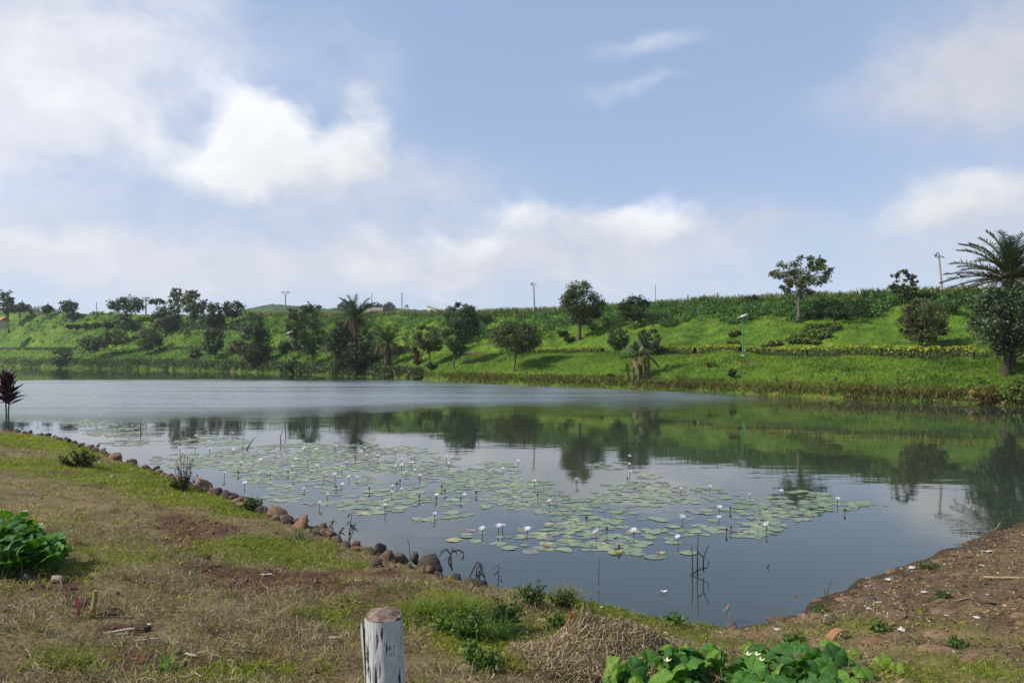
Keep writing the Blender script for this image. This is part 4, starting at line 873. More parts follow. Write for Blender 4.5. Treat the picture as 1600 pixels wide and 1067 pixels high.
# far woods on the left skyline
rng = np.random.default_rng(77); n = 70
px = rng.random(n) * 110 - 10; D_ = 560.0; py = 492 - rng.random(n) * np.interp(px, [0, 40, 60, 90, 110], [6, 12, 8, 3, 1])
c = np.stack([(px - CX) / F * D_, D_ + 20 * rng.random(n), CZ + (YH - py) / F * D_], 1)
v, f_, cc = clump_leaves(c, 3.5 + 2 * rng.random(n), 40, 1.6, DK, rng)
tag(obj('distant_woods', mesh_np('distant_woods', v, f_, M['leaf'], cc)), 'far off woods beyond the left skyline', 'woods', kind='stuff')

# ------------------------------------------------------------------ air
hb = MB(); hb.box((-900, -60, -4.0), (520, 835, 68)); hm, ht = new_mat('haze_air')
vol = ht.n.new('ShaderNodeVolumePrincipled'); vol.inputs['Color'].default_value = (0.86, 0.92, 1.0, 1); vol.inputs['Density'].default_value = 0.00015; vol.inputs['Anisotropy'].default_value = 0.2
ho = ht.n.new('ShaderNodeOutputMaterial'); ht.l.new(vol.outputs[0], ho.inputs[1])
hz_o = obj('haze', hb.mesh('haze', hm)); tag(hz_o, 'thin pale haze over the lake and hills', 'haze', kind='stuff')
# ------------------------------------------------------------------ near bank: stones
def rock_mesh(seed, sx=1.0, sy=0.8, sz=0.6, col=(0.13, 0.085, 0.058), n=2):
    import bmesh
    rng = np.random.default_rng(seed); bm = bmesh.new(); bmesh.ops.create_icosphere(bm, subdivisions=n, radius=0.5)
    bm.clear()
    pts = unit(rng.normal(size=(24 if n < 3 else 28, 3))) * (0.38 + 0.15 * rng.random((24 if n < 3 else 28, 1)))
    pts[:, 2] *= 0.9
    vs = [bm.verts.new(q) for q in pts]; hull = bmesh.ops.convex_hull(bm, input=vs)
    bmesh.ops.delete(bm, geom=[e for e in hull['geom_interior'] if isinstance(e, bmesh.types.BMVert)], context='VERTS')
    bmesh.ops.subdivide_edges(bm, edges=bm.edges[:], cuts=1 if n < 3 else 3, use_grid_fill=True)
    bmesh.ops.triangulate(bm, faces=bm.faces[:])
    bm.verts.index_update(); v = np.array([q.co[:] for q in bm.verts]); f_ = np.array([[q.index for q in fc.verts] for fc in bm.faces]); bm.free()
    v += (0.014 if n < 3 else 0.035) * rng.normal(size=v.shape); v *= [sx, sy, sz]; v *= 1.15
    return mesh_np('stone', v, f_, M['rock'], np.array(col)[None] * np.exp(rng.normal(0, .12, (len(f_), 1))))
ROCKC = [(0.115, 0.075, 0.050), (0.075, 0.054, 0.042), (0.155, 0.090, 0.050), (0.060, 0.046, 0.038), (0.165, 0.105, 0.062), (0.10, 0.072, 0.052)]
rocks = [rock_mesh(100 + k, 1.0, 0.75 + 0.2 * (k % 3) / 2, 0.55 + 0.25 * (k % 4) / 3, ROCKC[k % 6]) for k in range(12)]
rng = np.random.default_rng(5)
wall = empty('stone_edging', wp(380, 785, .4), 'row of rough brown stones edging the left bank', 'stone edging'); worg = Vector(wall.location)
seg = EDGE[3:13]; cum = np.concatenate([[0], np.cumsum(np.linalg.norm(np.diff(seg[:, :2], axis=0), axis=1))])
s = 0.0; cnt = 0
while s < cum[-1] and cnt < 298:
    x = np.interp(cum[-1] - s, cum, seg[:, 0]); y = np.interp(cum[-1] - s, cum, seg[:, 1]); z = np.interp(cum[-1] - s, cum, seg[:, 2])
    far_k = np.interp(y, [9, 10.5, 13, 20, 30], [0.8, 1.0, 1.0, 0.85, 0.6])
    size = (0.16 + 0.24 * rng.random() ** 2.2) * far_k
    for tier in range(4 if y < 16 else 2):
        o = obj('stone', rocks[int(rng.integers(0, 12))], wall)
        j = rng.normal(0, 0.06, 2)
        o.location = Vector((x + j[0] * 1.4 + (tier - 1) * 0.10, y + j[1] * 1.4 + (tier - 1) * 0.07, z - 0.015 - max(tier - 1, 0) * 0.15 - (0.05 if tier == 0 else 0) + 0.07 * rng.random())) - worg
        k_ = size * (1.0 + 0.15 * tier); o.scale = (k_, k_ * (0.8 + .4 * rng.random()), k_ * (0.8 + .4 * rng.random())); o.rotation_euler = tuple(rng.normal(0, 0.6, 2)) + (rng.random() * 6.28,)
        cnt += 1
    s += size * 1.05 if y < 16 else size * 1.5
# loose stones with a look of their own
for (px, py, sz, c, lab, sq) in ((592, 884, .20, (0.05, 0.032, 0.026), 'dark loose stone lying inside the stone edging', .6), (1151, 979, .12, (0.24, 0.10, 0.045), 'orange brown pointed stone at the water corner', .9), (90, 909, .15, (0.36, 0.27, 0.17), 'pale flat stone beside the left gourd plant', .5),
                                (945, 1064, .16, (0.34, 0.26, 0.19), 'pale rounded stone at the foot of the straw heap', .7), (1240, 942, .22, (0.12, 0.065, 0.035), 'flat brown stone jutting into the water on the right bank', .4), (325, 873, .08, (0.05, 0.03, 0.024), 'small dark clod on the bare soil', .8),
                                (1015, 990, .0, (0, 0, 0), '', 0)):
    if sz == 0: continue
    p, mpp = on_near(px, py); me = rock_mesh(px, 1, .8, sq, c); o = obj('stone', me, None, p + Vector((0, 0, sz * .18))); o.scale = (sz * 1.1,) * 3; o.rotation_euler = (0.1, 0.1, px * 1.0)
    tag(o, lab, 'stone')
# flat paving stones showing through the right bank (pieces of the ground)
slabs = [rock_mesh(300 + k, 1.0, 0.7, 0.16, [(0.13, 0.078, 0.042), (0.16, 0.098, 0.055), (0.10, 0.068, 0.045), (0.19, 0.12, 0.066)][k % 4]) for k in range(8)]
rng = np.random.default_rng(8); placed = []
for k in range(2600):
    if len(placed) >= 280: break
    x = 1.8 + rng.random() * 11; y = 3.5 + rng.random() * 12
    d, ze, al = edge_info(np.array([x]), np.array([y])); d = d[0]
    if d < -0.05 or al[0] < 16.3 or d > 7: continue
    if d > 2 and rng.random() < 0.45: continue
    size = 0.18 + 0.32 * rng.random() ** 1.6
    if any((x - a) ** 2 + (y - b) ** 2 < (0.42 * (size + c)) ** 2 for a, b, c in placed): continue
    placed.append((x, y, size)); z = float(near_z(np.array([x]), np.array([y]))[0])
    o = obj('stone', slabs[int(rng.integers(0, 8))], ground, (x, y, max(z, 0.0) + 0.006 - 0.03 * rng.random())); o.scale = (size, size * (.6 + .4 * rng.random()), size * (.7 + .4 * rng.random())); o.rotation_euler = (rng.normal(0, .05), rng.normal(0, .05), rng.normal(0, .5) + 0.6)

# ------------------------------------------------------------------ white painted post
p = Vector((-0.420, 2.62, 0)); p.z = float(near_z(np.array([p.x]), np.array([p.y]))[0]); ptop = CZ - (962 - YH) / F * 2.62
root = empty('post', p, 'white painted wooden post with cracked sawn top in the foreground', 'post')
H = ptop - p.z; sides = 48; zz = np.linspace(-0.15, H, 60); a = np.arange(sides) * 2 * np.pi / sides
rng = np.random.default_rng(3)
A, Z = np.meshgrid(a, zz); rad = 0.067 * (1.08 - 0.10 * Z / H) * (1 + 0.02 * np.sin(2 * A + .5) + 0.012 * np.sin(5 * A + Z * 3))
crk = [(-1.9, .58, .985, .012, .045), (-1.66, .80, .99, .008, .04), (-1.36, .0, .70, .014, .05), (-0.80, .30, .86, .011, .05), (-2.3, .76, .985, .008, .04), (-2.8, .0, .6, .008, .05), (-0.45, .1, .99, .010, .05), (-3.1, .2, .9, .01, .07), (0.3, .0, .9, .02, .1), (1.5, .2, .97, .02, .1)]
for (ca, z0, z1, dep, wd) in crk:
    dz = (Z / H - z0) / (z1 - z0); k = np.clip(np.minimum(dz, 1 - dz) * 6, 0, 1) * ((dz > 0) & (dz < 1))
    da = (A - (ca + 0.05 * np.sin(Z * 14))) ; da = np.mod(da + np.pi, 2 * np.pi) - np.pi
    rad = rad - dep * k * np.exp(-(da / wd) ** 2)
lx = -0.034 * (Z / H)
tilt_top = np.where(Z > H - 1e-6, 0.0, 0.0)
Z = Z + np.where(np.arange(60)[:, None] == 59, 0.012 * (fbm(A * 2.5, A * 0, 5, 3) - .6), 0)
V = np.stack([lx + rad * np.cos(A), rad * np.sin(A), Z], -1)
nr, nc = A.shape; ii, jj = np.meshgrid(np.arange(nr - 1), np.arange(nc), indexing='ij'); jn = (jj + 1) % nc
m, t = new_mat('whitewashed_wood'); co = t.node('ShaderNodeTexCoord', 3)
g1 = t.noise(t.vm('MULTIPLY', co, (60, 60, 5)), 1.0, 6, 0.65); g2 = t.noise(t.vm('MULTIPLY', co, (14, 14, 7)), 1.0, 6, 0.7); g3 = t.noise(t.vm('MULTIPLY', co, (130, 130, 40)), 1.0, 4, 0.6)
c = t.mix(t.smooth(g2, 0.3, 0.7), (0.29, 0.30, 0.295), (0.47, 0.48, 0.465))
c = t.mix(t.smooth(g1, 0.58, 0.68, 0, 0.75), c, (0.20, 0.18, 0.15))
sz = t.n.new('ShaderNodeSeparateXYZ'); t.l.new(co, sz.inputs[0])
spots = t.m('MULTIPLY', t.smooth(t.m('ADD', t.m('MULTIPLY', g2, 0.6), t.m('MULTIPLY', g1, 0.4)), 0.555, 0.60), t.smooth(sz.outputs[2], H * .45, H * .85))
c = t.mix(spots, c, (0.035, 0.028, 0.022))
ca_ = t.node('ShaderNodeAttribute', 2, attribute_name='crack'); c = t.mix(t.smooth(ca_, 0.15, 0.5), c, (0.030, 0.024, 0.020))
finish(t, pbsdf(t, c, 0.8, 0.2, bump(t, t.m('ADD', g1, t.m('MULTIPLY', g3, .5)), 0.5, 0.006)))
me = mesh_np('shaft', V.reshape(-1, 3), np.stack([ii * nc + jj, ii * nc + jn, (ii + 1) * nc + jn, (ii + 1) * nc + jj], -1).reshape(-1, 4), m, smooth=True)
ck = np.clip((0.067 * (1.08 - 0.10 * Z / H) * (1 + 0.02 * np.sin(2 * A + .5)) - rad - .001) / 0.010, 0, 1)
at = me.attributes.new('crack', 'FLOAT', 'POINT'); at.data.foreach_set('value', ck.ravel().astype(np.float32)); obj('shaft', me, root)
# sawn top: tilted disc, slightly domed, split from the bark rim
m, t = new_mat('sawn_wood'); co = t.node('ShaderNodeTexCoord', 3)
ln = t.node('ShaderNodeVectorMath', 1, operation='LENGTH', ins={0: t.vm('MULTIPLY', t.vm('ADD', co, t.vm('SCALE', t.noise(co, 18, 3, .5, out=1), 0.012)), (1, 1, 0))})
ring = t.m('SINE', t.m('MULTIPLY', ln, 900.0)); n1 = t.noise(co, 40, 5, .65)
c = t.mix(t.m('MULTIPLY_ADD', ring, 0.18, t.smooth(n1, .3, .7)), (0.085, 0.055, 0.042), (0.24, 0.18, 0.15))
finish(t, pbsdf(t, c, 0.9, 0.1, bump(t, t.m('ADD', n1, t.m('MULTIPLY', ring, .2)), 0.7, 0.004)))
rr_ = rad[-1]; R_ = np.array([1.0, 0.96, 0.90, 0.80, 0.55, 0.25, 0.0]); hz_ = np.array([0.0, 0.008, 0.006, 0.010, 0.018, 0.022, 0.023])
V = np.concatenate([np.stack([-0.034 + rr_ * f_ * np.cos(a), rr_ * f_ * np.sin(a), H + h_ + 0.12 * rr_ * f_ * np.sin(a) * (1 if f_ < .99 else 0) + (fbm(a * 3 + f_ * 2, a * 0 + f_ * 9, 8, 3) - .6) * .012 * (f_ > .01)], -1) for f_, h_ in zip(R_, hz_)])
ii, jj = np.meshgrid(np.arange(len(R_) - 1), np.arange(sides), indexing='ij'); jn = (jj + 1) % sides
obj('sawn_top', mesh_np('sawn_top', V, np.stack([ii * sides + jj, ii * sides + jn, (ii + 1) * sides + jn, (ii + 1) * sides + jj], -1).reshape(-1, 4), m, smooth=True), root)
b = MB(); b.add([(-.116, .000, H - .02), (-.104, -.03, H - .03), (-.092, -.022, H - .30), (-.104, .004, H - .03)], [[0, 1, 2, 3]], (0.35, 0.34, 0.32)); b.add([(-.116, .0, H - .02), (-.120, .010, H - .06), (-.092, -.016, H - .30)], [[0, 1, 2]], (0.22, 0.2, 0.18)); obj('splinter', b.mesh('splinter', M['matte']), root)

# ------------------------------------------------------------------ cordyline at the left edge
p, mpp = on_near(11, 669); mpp = p.y / F
root = empty('cordyline_plant', p, 'dark purple leaved plant on two bare stems at the left edge', 'plant'); rng = np.random.default_rng(12)
H = 96 * mpp
lmb = []
for v_ in range(3):
    q = MB(); s_ = np.linspace(0, 1, 6); ang = 0.9 - (0.5 + .3 * v_) * s_; x = np.concatenate([[0], np.cumsum(np.cos(ang[:-1]) / 5)]); z = np.concatenate([[0], np.cumsum(np.sin(ang[:-1]) / 5)])
    q.strip(np.stack([x, 0 * x, z], 1), 0.26 * np.array([.25, .8, 1, .9, .6, .04]), (0, 1, 0), tint(10, (0.040, 0.010, 0.018), rng, .25, .1), .2); lmb.append(q.mesh('leaf', M['leaf_thick']))
for (x0, xt, ht) in ((-.03, -.12, .62), (.03, .14, .56)):
    q = MB(); q.tube([(x0, 0, -.1), (x0 * 1.2 + (xt - x0) * .3, 0.02, H * .3), (xt, 0, H * ht)], [.045, .035, .03], 7, (0.06, 0.045, 0.04)); obj('stem', q.mesh('stem', M['bark'], True), root)
    for k in range(46):
        u = k / 46; o = obj('leaf', lmb[k % 3], root, (xt * (1 - .3 * u), 0, H * (ht - .18 + (0.86 - ht + .12) * u))); L = H * (0.28 - 0.09 * u) * (.85 + .3 * rng.random()); o.scale = (L,) * 3
        o.rotation_euler = (rng.normal(0, .15), -(-0.35 + 0.95 * u) + rng.normal(0, .12), k * 2.4)
q = MB(); q.tube([(-.12, 0, -.05), (-.16, 0, .3), (-.14, 0, .42)], .02, 6, (0.05, 0.035, 0.035)); obj('side_shoot', q.mesh('side_shoot', M['bark']), root)

# ------------------------------------------------------------------ gourd plants
def gourd_leaf(seed, col):
    rng = np.random.default_rng(seed); na = 30; nr_ = 5
    th = np.linspace(-np.pi * 0.93, np.pi * 0.93, na)
    rad = 0.5 * (1 + 0.07 * np.cos(5 * th + .3) + 0.03 * np.cos(14 * th + rng.random() * 6) + 0.02 * rng.normal(size=na)) * (1 - 0.10 * np.cos(th)) * (0.80 + 0.2 * np.cos(th / 2) ** .5)
    fr = np.linspace(0.0, 1, nr_ + 1)[1:]
    V = [np.array([[0, 0, 0.0]])]
    for f_ in fr:
        vein = np.abs(np.sin(2.5 * th)); z = 0.13 * f_ ** 1.4 * vein ** .8 * 0.9 + 0.10 * f_ - 0.20 * f_ ** 2.4 + 0.05 * f_ ** 2 * np.sin(3 * th + seed)
        V.append(np.stack([rad * f_ * np.cos(th) + .12 * f_, rad * f_ * np.sin(th), z], 1))
    V = np.concatenate(V); q = []
    tri = [[0, 1 + k, 2 + k] for k in range(na - 1)]
    for r_ in range(nr_ - 1):
        for k in range(na - 1): q.append([1 + r_ * na + k, 1 + (r_ + 1) * na + k, 1 + (r_ + 1) * na + k + 1, 1 + r_ * na + k + 1])
    n = len(q) + len(tri); tm = (th[:-1] + th[1:]) / 2; vn = 1 + 0.55 * np.exp(-(np.sin(2.5 * tm) / .22) ** 2); VC = np.concatenate([np.tile(vn, nr_ - 1), vn])[:, None]
    return mesh_np('leaf', V, [np.array(q), np.array(tri)], M['gourd'], tint(n, col, rng, .07, .05) * VC, smooth=True)
GL = [gourd_leaf(1, (0.042, 0.120, 0.018)), gourd_leaf(2, (0.060, 0.150, 0.020)), gourd_leaf(3, (0.034, 0.098, 0.020)), gourd_leaf(4, (0.095, 0.185, 0.026)), gourd_leaf(5, (0.125, 0.195, 0.030))]
def flower_bud(parent, loc, sz, col=(0.70, 0.66, 0.42)):
    q = MB()
    for k in range(5):
        a_ = k * 1.257; d = np.array([math.cos(a_), math.sin(a_), 0.5]); sd_ = np.array([-math.sin(a_), math.cos(a_), 0])
        q.strip(np.array([0 * d, d * .5, d * 1.0 + [0, 0, .1]]) * sz, np.array([.25, .6, .15]) * sz, sd_, col)
    o = obj('flower', q.mesh('flower', M['petal']), parent, loc)
def gourd(label, spots, size, seed, flowers=()):
    rng = np.random.default_rng(seed); org, _ = on_near(*spots[len(spots) // 2][:2])
    root = empty('gourd_plant', org, label, 'gourd plant'); vine = MB(); prev = None
    for (px, py, k, h) in spots:
        g, mpp_ = on_near(px, py); gl = g - org
        o = obj('leaf', GL[k], root, gl + Vector((0, 0, h))); sz = size * (0.8 + .45 * rng.random()) * (0.7 if k == 4 else 1); o.scale = (sz, sz, sz * (0.8 + .5 * rng.random()))
        o.rotation_euler = (0.5 + rng.normal(0, .45), rng.normal(0, .45), rng.normal(-1.57, 1.2))
        vine.tube(bez(gl + Vector((rng.normal(0, .05), rng.normal(0, .05), -.02)), gl + Vector((0, 0, h)), .1, 5, rng), .006, 5, (0.10, 0.16, 0.05), False)
        if prev is not None and (prev - gl).length < .5: vine.tube(bez(prev + Vector((0, 0, .02)), gl + Vector((0, 0, .02)), -.05, 5, rng), .007, 5, (0.12, 0.15, 0.05), False)
        prev = gl
    tag(obj('stems', vine.mesh('stems', M['gourd']), root), kind='stuff')
    for (px, py, h) in flowers:
        g, _ = on_near(px, py); flower_bud(root, g - org + Vector((0, 0, h)), 0.035)
    return root
rng = np.random.default_rng(21); sp = []
for k in range(190):
    u = rng.random(); px = 950 + 380 * u; lo = np.interp(px, [950, 1000, 1080, 1180, 1260, 1340], [1075, 1052, 1035, 1050, 1042, 1085]); py = lo + rng.random() * 95
    sp.append((px, py, int(rng.choice(5, p=[.28, .24, .20, .18, .10])), 0.06 + .15 * rng.random()))
sp += [(1378, 1046, 4, .09), (1330, 1030, 4, .06), (1345, 1062, 3, .08), (1302, 1020, 4, .05), (1400, 1050, 4, .04), (1325, 1048, 3, .1), (1290, 1032, 3, .14), (1175, 1022, 4, .08), (1165, 1026, 4, .1), (1065, 1038, 4, .08), (1250, 1028, 0, .12)]
gourd('sprawling green gourd plant with broad leaves at the bottom right', sp, 0.175, 31, [(1168, 1068, .22), (1182, 1070, .23), (1188, 1078, .22), (1042, 1075, .2)])
rng = np.random.default_rng(22); sp = []
for k in range(130):
    px = -70 + 168 * rng.random() ** .9; lo = np.interp(px, [-70, 0, 40, 70, 100], [842, 845, 850, 862, 884]); py = lo + rng.random() * (905 - lo)
    sp.append((px, py, int(rng.choice(5, p=[.33, .28, .27, .09, .03])), 0.1 + .28 * rng.random() * np.interp(px, [0, 60, 100], [1, .8, .3])))
gourd('dense green gourd plant with broad leaves at the left edge', sp, 0.235, 32, [(38, 846, .36), (82, 880, .28), (2, 842, .34), (63, 860, .3)])

# ------------------------------------------------------------------ straw heap
hp, mpp = on_near(950, 1030); root = empty('straw_heap', hp, 'heap of dry cut straw at the bank edge in the foreground', 'straw heap'); rng = np.random.default_rng(41)
na, nr_ = 40, 12; th = np.linspace(0, 2 * np.pi, na, endpoint=False); V = []
def heap_h(x, y): return 0.25 * np.exp(-((x / .5) ** 2 + (y / .5) ** 2)) + 0.06 * np.exp(-(((x - .3) / .2) ** 2 + ((y + .1) / .25) ** 2)) + 0.10 * np.exp(-(((x + .22) / .16) ** 2 + ((y - .25) / .2) ** 2))
for k in range(nr_ + 1):
    f_ = 1 - k / nr_; x = .85 * f_ * np.cos(th); y = .75 * f_ * np.sin(th); zg = near_z(hp.x + x, hp.y + y) - hp.z
    V.append(np.stack([x, y, zg - .03 + heap_h(x, y) * 0.92 + .03 * fbm(x * 9, y * 9, 4, 2)], 1))
V = np.concatenate(V); ii, jj = np.meshgrid(np.arange(nr_), np.arange(na), indexing='ij'); jn = (jj + 1) % na
fq = np.stack([ii * na + jj, ii * na + jn, (ii + 1) * na + jn, (ii + 1) * na + jj], -1).reshape(-1, 4)
obj('packed_core', mesh_np('packed_core', V, fq, M['straw'], tint(len(fq), (0.09, 0.065, 0.038), rng, .2)), root)
def straws(n, xy, hfun, org, L0, L1, cols, rng, lift=.02, wid=.004, curl=.5):
    x, y = xy; a = rng.random(n) * 6.283; L = L0 + (L1 - L0) * rng.random(n); cu = rng.normal(0, curl, n); pt = []
    for k, s_ in enumerate((-.5, -.17, .17, .5)):
        xx = x + np.cos(a + cu * s_) * L * s_; yy = y + np.sin(a + cu * s_) * L * s_
        pt.append(np.stack([xx, yy, hfun(xx, yy) + lift * rng.random(n) * (1.6 if k in (0, 3) else 1)], 1))
    sd_ = np.stack([-np.sin(a), np.cos(a), 0.5 * rng.normal(size=n)], 1) * wid
    V = np.stack([q - sd_ for q in pt] + [q + sd_ for q in pt], 1).reshape(-1, 3); b_ = np.arange(n)[:, None] * 8
    Fq = np.concatenate([b_ + [[k, k + 1, k + 5, k + 4]] for k in range(3)]); c = cols[rng.integers(0, len(cols), n)] * np.exp(rng.normal(0, .25, (n, 1)))
    return V, Fq, np.concatenate([c, c, c])
SC_ = np.array([(0.26, 0.20, 0.12), (0.20, 0.15, 0.09), (0.33, 0.27, 0.17), (0.13, 0.09, 0.055), (0.17, 0.15, 0.06)])
n = 6500; r_ = np.sqrt(rng.random(n)) * .95; a_ = rng.random(n) * 6.283
v, f_, c = straws(n, (.85 * r_ * np.cos(a_), .75 * r_ * np.sin(a_)), lambda x, y: near_z(hp.x + x, hp.y + y) - hp.z + heap_h(x, y), hp, .06, .24, SC_, rng, .05, .0022)
tag(obj('straw', mesh_np('straw', v, f_, M['straw'], c), root), kind='stuff')
# upright bundle with red rag
q = MB(); bx, by_ = -.24, .10; z0 = float(near_z(np.array([hp.x + bx]), np.array([hp.y + by_]))[0]) - hp.z
for k in range(260):
    a0 = rng.random() * 6.283; r0 = .15 * math.sqrt(rng.random()); r1 = .02 + .10 * rng.random(); h_ = .14 + .30 * rng.random() ** 1.5
    p0 = np.array([bx + r0 * math.cos(a0), by_ + r0 * math.sin(a0), z0]); p1 = np.array([bx + .03 + r1 * math.cos(a0 + .4), by_ + r1 * math.sin(a0 + .4), z0 + h_])
    q.strip(np.array([p0, (p0 + p1) / 2 + rng.normal(0, .03, 3), p1 + rng.normal(0, .03, 3)]), .006, unit(rng.normal(size=3) * [1, 1, .1]), SC_[int(rng.integers(0, 5))] * 1.1)
obj('bundle', q.mesh('bundle', M['straw']), root)
def rag(parent, loc, sx, sz_, col, seed, name='rag'):
    g = np.random.default_rng(seed); n_ = 7; X_, Z_ = np.meshgrid(np.linspace(-.5, .5, n_), np.linspace(0, 1, n_)); w_ = fbm(X_ * 4 + seed, Z_ * 4, seed, 3) - .5
    V_ = np.stack([X_ * sx * (.6 + .7 * fbm(X_ * 0 + seed, Z_ * 3, seed + 1, 2)), w_ * sx * 1.2, Z_ * sz_ + w_ * .3 * sz_], -1).reshape(-1, 3)
    i_, j_ = np.meshgrid(np.arange(n_ - 1), np.arange(n_ - 1), indexing='ij'); f_ = np.stack([i_ * n_ + j_, i_ * n_ + j_ + 1, (i_ + 1) * n_ + j_ + 1, (i_ + 1) * n_ + j_], -1).reshape(-1, 4)
    return obj(name, mesh_np(name, V_, f_, M['litter'], np.tile(col, (len(f_), 1)), True), parent, loc)
def near_rag(label, px, py, sx, sz_, col, seed, up=0.0, name='rag', cat='rag'):
    p, _ = on_near(px, py); o = rag(None, p + Vector((0, 0, up)), sx, sz_, col, seed, name); tag(o, label, cat); return o
o = rag(None, hp + Vector((bx - .05, by_ - .09, z0 + .12)), .035, .07, (0.42, 0.03, 0.035), 3); tag(o, 'red rag caught low in the straw bundle', 'rag')
o = rag(None, hp + Vector((bx - .06, by_ - .02, z0 + .31)), .03, .05, (0.45, 0.06, 0.05), 5); tag(o, 'red rag tied at the top of the straw bundle', 'rag')

# ------------------------------------------------------------------ mounds, sticks and rubbish on the left
near_rag('pink torn ribbon standing in the dug earth', 122, 962, .045, .17, (0.46, 0.17, 0.12), 9)
mp_, _ = on_near(150, 965)
for (px, py, sx, sz_, lab) in ((48, 908, .26, .22, 'grey clod of roots beside the left gourd plant'), (165, 960, .28, .13, 'dug up clod of brown earth behind the short stake'), (115, 945, .26, .12, 'dug up clod of earth by the pink ribbon'), (215, 985, .2, .1, 'low earth clod beside the pale stick')):
    p, _ = on_near(px, py); o = obj('earth_clod', rock_mesh(px * 3, 1, .8, .6, (0.075, 0.05, 0.034) if px != 48 else (0.13, 0.105, 0.075), 3), None, p); o.scale = (sx, sx, sz_ * 1.3); tag(o, lab, 'earth clod')
def stick(label, px, py, L, r, rz, tilt, col, name='stick'):
    p, _ = on_near(px, py); q = MB(); s_ = np.linspace(-.5, .5, 6); q.tube(np.stack([s_ * L * math.cos(tilt), .02 * L * np.sin(s_ * 7), s_ * L * math.sin(tilt) + r], 1), r * np.array([.8, 1, .95, 1, .9, .7]), 7, col)
    o = obj(name, q.mesh(name, M['bark'], True), None, p + Vector((0, 0, .01 + abs(math.sin(tilt)) * L * .35))); o.rotation_euler = (0, 0, rz); tag(o, label, 'stick')
stick('pale stick lying by the dug earth', 182, 992, .26, .012, .35, .06, (0.36, 0.32, 0.25)); stick('short brown stake stuck in the dug earth', 147, 965, .24, .022, 0, 1.45, (0.27, 0.19, 0.08), 'stake')
stick('pale bone coloured twig near the grass tuft', 298, 1027, .13, .008, -.6, .1, (0.5, 0.45, 0.36)); stick('thin pale stick behind the dug earth', 228, 1003, .18, .006, .1, .05, (0.40, 0.36, 0.28))
stick('cut pale twig on the left gourd plant edge', 45, 872, .16, .012, -.5, -.3, (0.45, 0.36, 0.22)); stick('short pale stub of wood left of the post', 523, 1001, .10, .014, .1, 0, (0.34, 0.26, 0.18)); stick('white stick on the red soil', 416, 900, .13, .008, .1, .03, (0.6, 0.57, 0.5))
stick('tan stick lying on the right bank', 1568, 906, .5, .018, -.1, 0, (0.36, 0.26, 0.15)); stick('brown branch at the top of the right bank', 1560, 826, 1.5, .03, .8, .0, (0.22, 0.14, 0.09), 'branch'); stick('thin stick on the stony right bank', 1500, 940, .3, .01, .4, 0, (0.3, 0.22, 0.14))
# broken clay tile
p, _ = on_near(1315, 1000); q = MB(); n_ = 9; u = np.linspace(0, 1, n_); arc = np.stack([(u - .5) * .22, 0 * u, .055 * np.sin(u * np.pi * .85) + .035 * u], 1); arc2 = arc + [0.03, .15, .015]
th_ = np.array([0, 0, .014]); i_ = np.arange(n_ - 1)
q.add(np.concatenate([arc + th_, arc2 + th_]), np.stack([i_, i_ + 1, i_ + 1 + n_, i_ + n_], 1), (0.22, 0.115, 0.055)); q.add(np.concatenate([arc, arc2]), np.stack([i_, i_ + 1, i_ + 1 + n_, i_ + n_], 1), (0.2, 0.1, 0.05)); q.add(np.concatenate([arc, arc + th_]), np.stack([i_, i_ + 1, i_ + 1 + n_, i_ + n_], 1), (0.17, 0.085, 0.04))
o = obj('clay_tile', q.mesh('clay_tile', M['matte'], False), None, p + Vector((0, 0, .0))); o.rotation_euler = (-.25, 0, .25); tag(o, 'broken brown clay tile behind the gourd plant', 'tile')
LIT = [(474, 850, .07, 'white scrap on the grass by the stone edging'), (538, 860, .06, 'white scrap beside the edging stones'), (557, 908, .05, 'small white scrap on the red soil'), (470, 849, .0, ''), (155, 715, .10, 'white scrap behind the left shrub'), (152, 724, .10, 'flat white scrap right of the left shrub'), (205, 733, .09, 'white scrap by the middle edging stones'),
       (175, 745, .09, 'pale scrap in the left grass'), (233, 976, .035, 'small white pebble like scrap by the dug earth'), (58, 683, .09, 'white scrap near the purple leaved plant'), (1305, 991, .10, 'white crumpled paper beside the clay tile'), (1408, 985, .10, 'white crumpled paper on the right bank'), (1545, 863, .13, 'white bag piece high on the right bank'),
       (1425, 888, .12, 'white scrap at the water edge of the right bank'), (1388, 907, .11, 'white scrap left of the water edge scrap'), (1362, 920, .14, 'long white scrap lying on the right bank'), (1372, 942, .08, 'small white scrap below the long one'), (1358, 952, .07, 'grey scrap on the right bank'), (1445, 926, .09, 'pale scrap mid right bank'),
       (1215, 984, .08, 'white scrap right of the water corner'), (1122, 988, .06, 'white scrap left of the pointed stone'), (1360, 1064, .07, 'pale scrap by the gourd vine'), (1480, 962, .05, 'small pale scrap near the slab stones'), (1535, 884, .07, 'pale scrap upper right bank'), (1525, 966, .07, 'white scrap lower right bank'), (940, 949, .05, 'pale scrap behind the straw heap'), (823, 957, .05, 'white scrap in the weeds left of the straw heap')]
k = 0
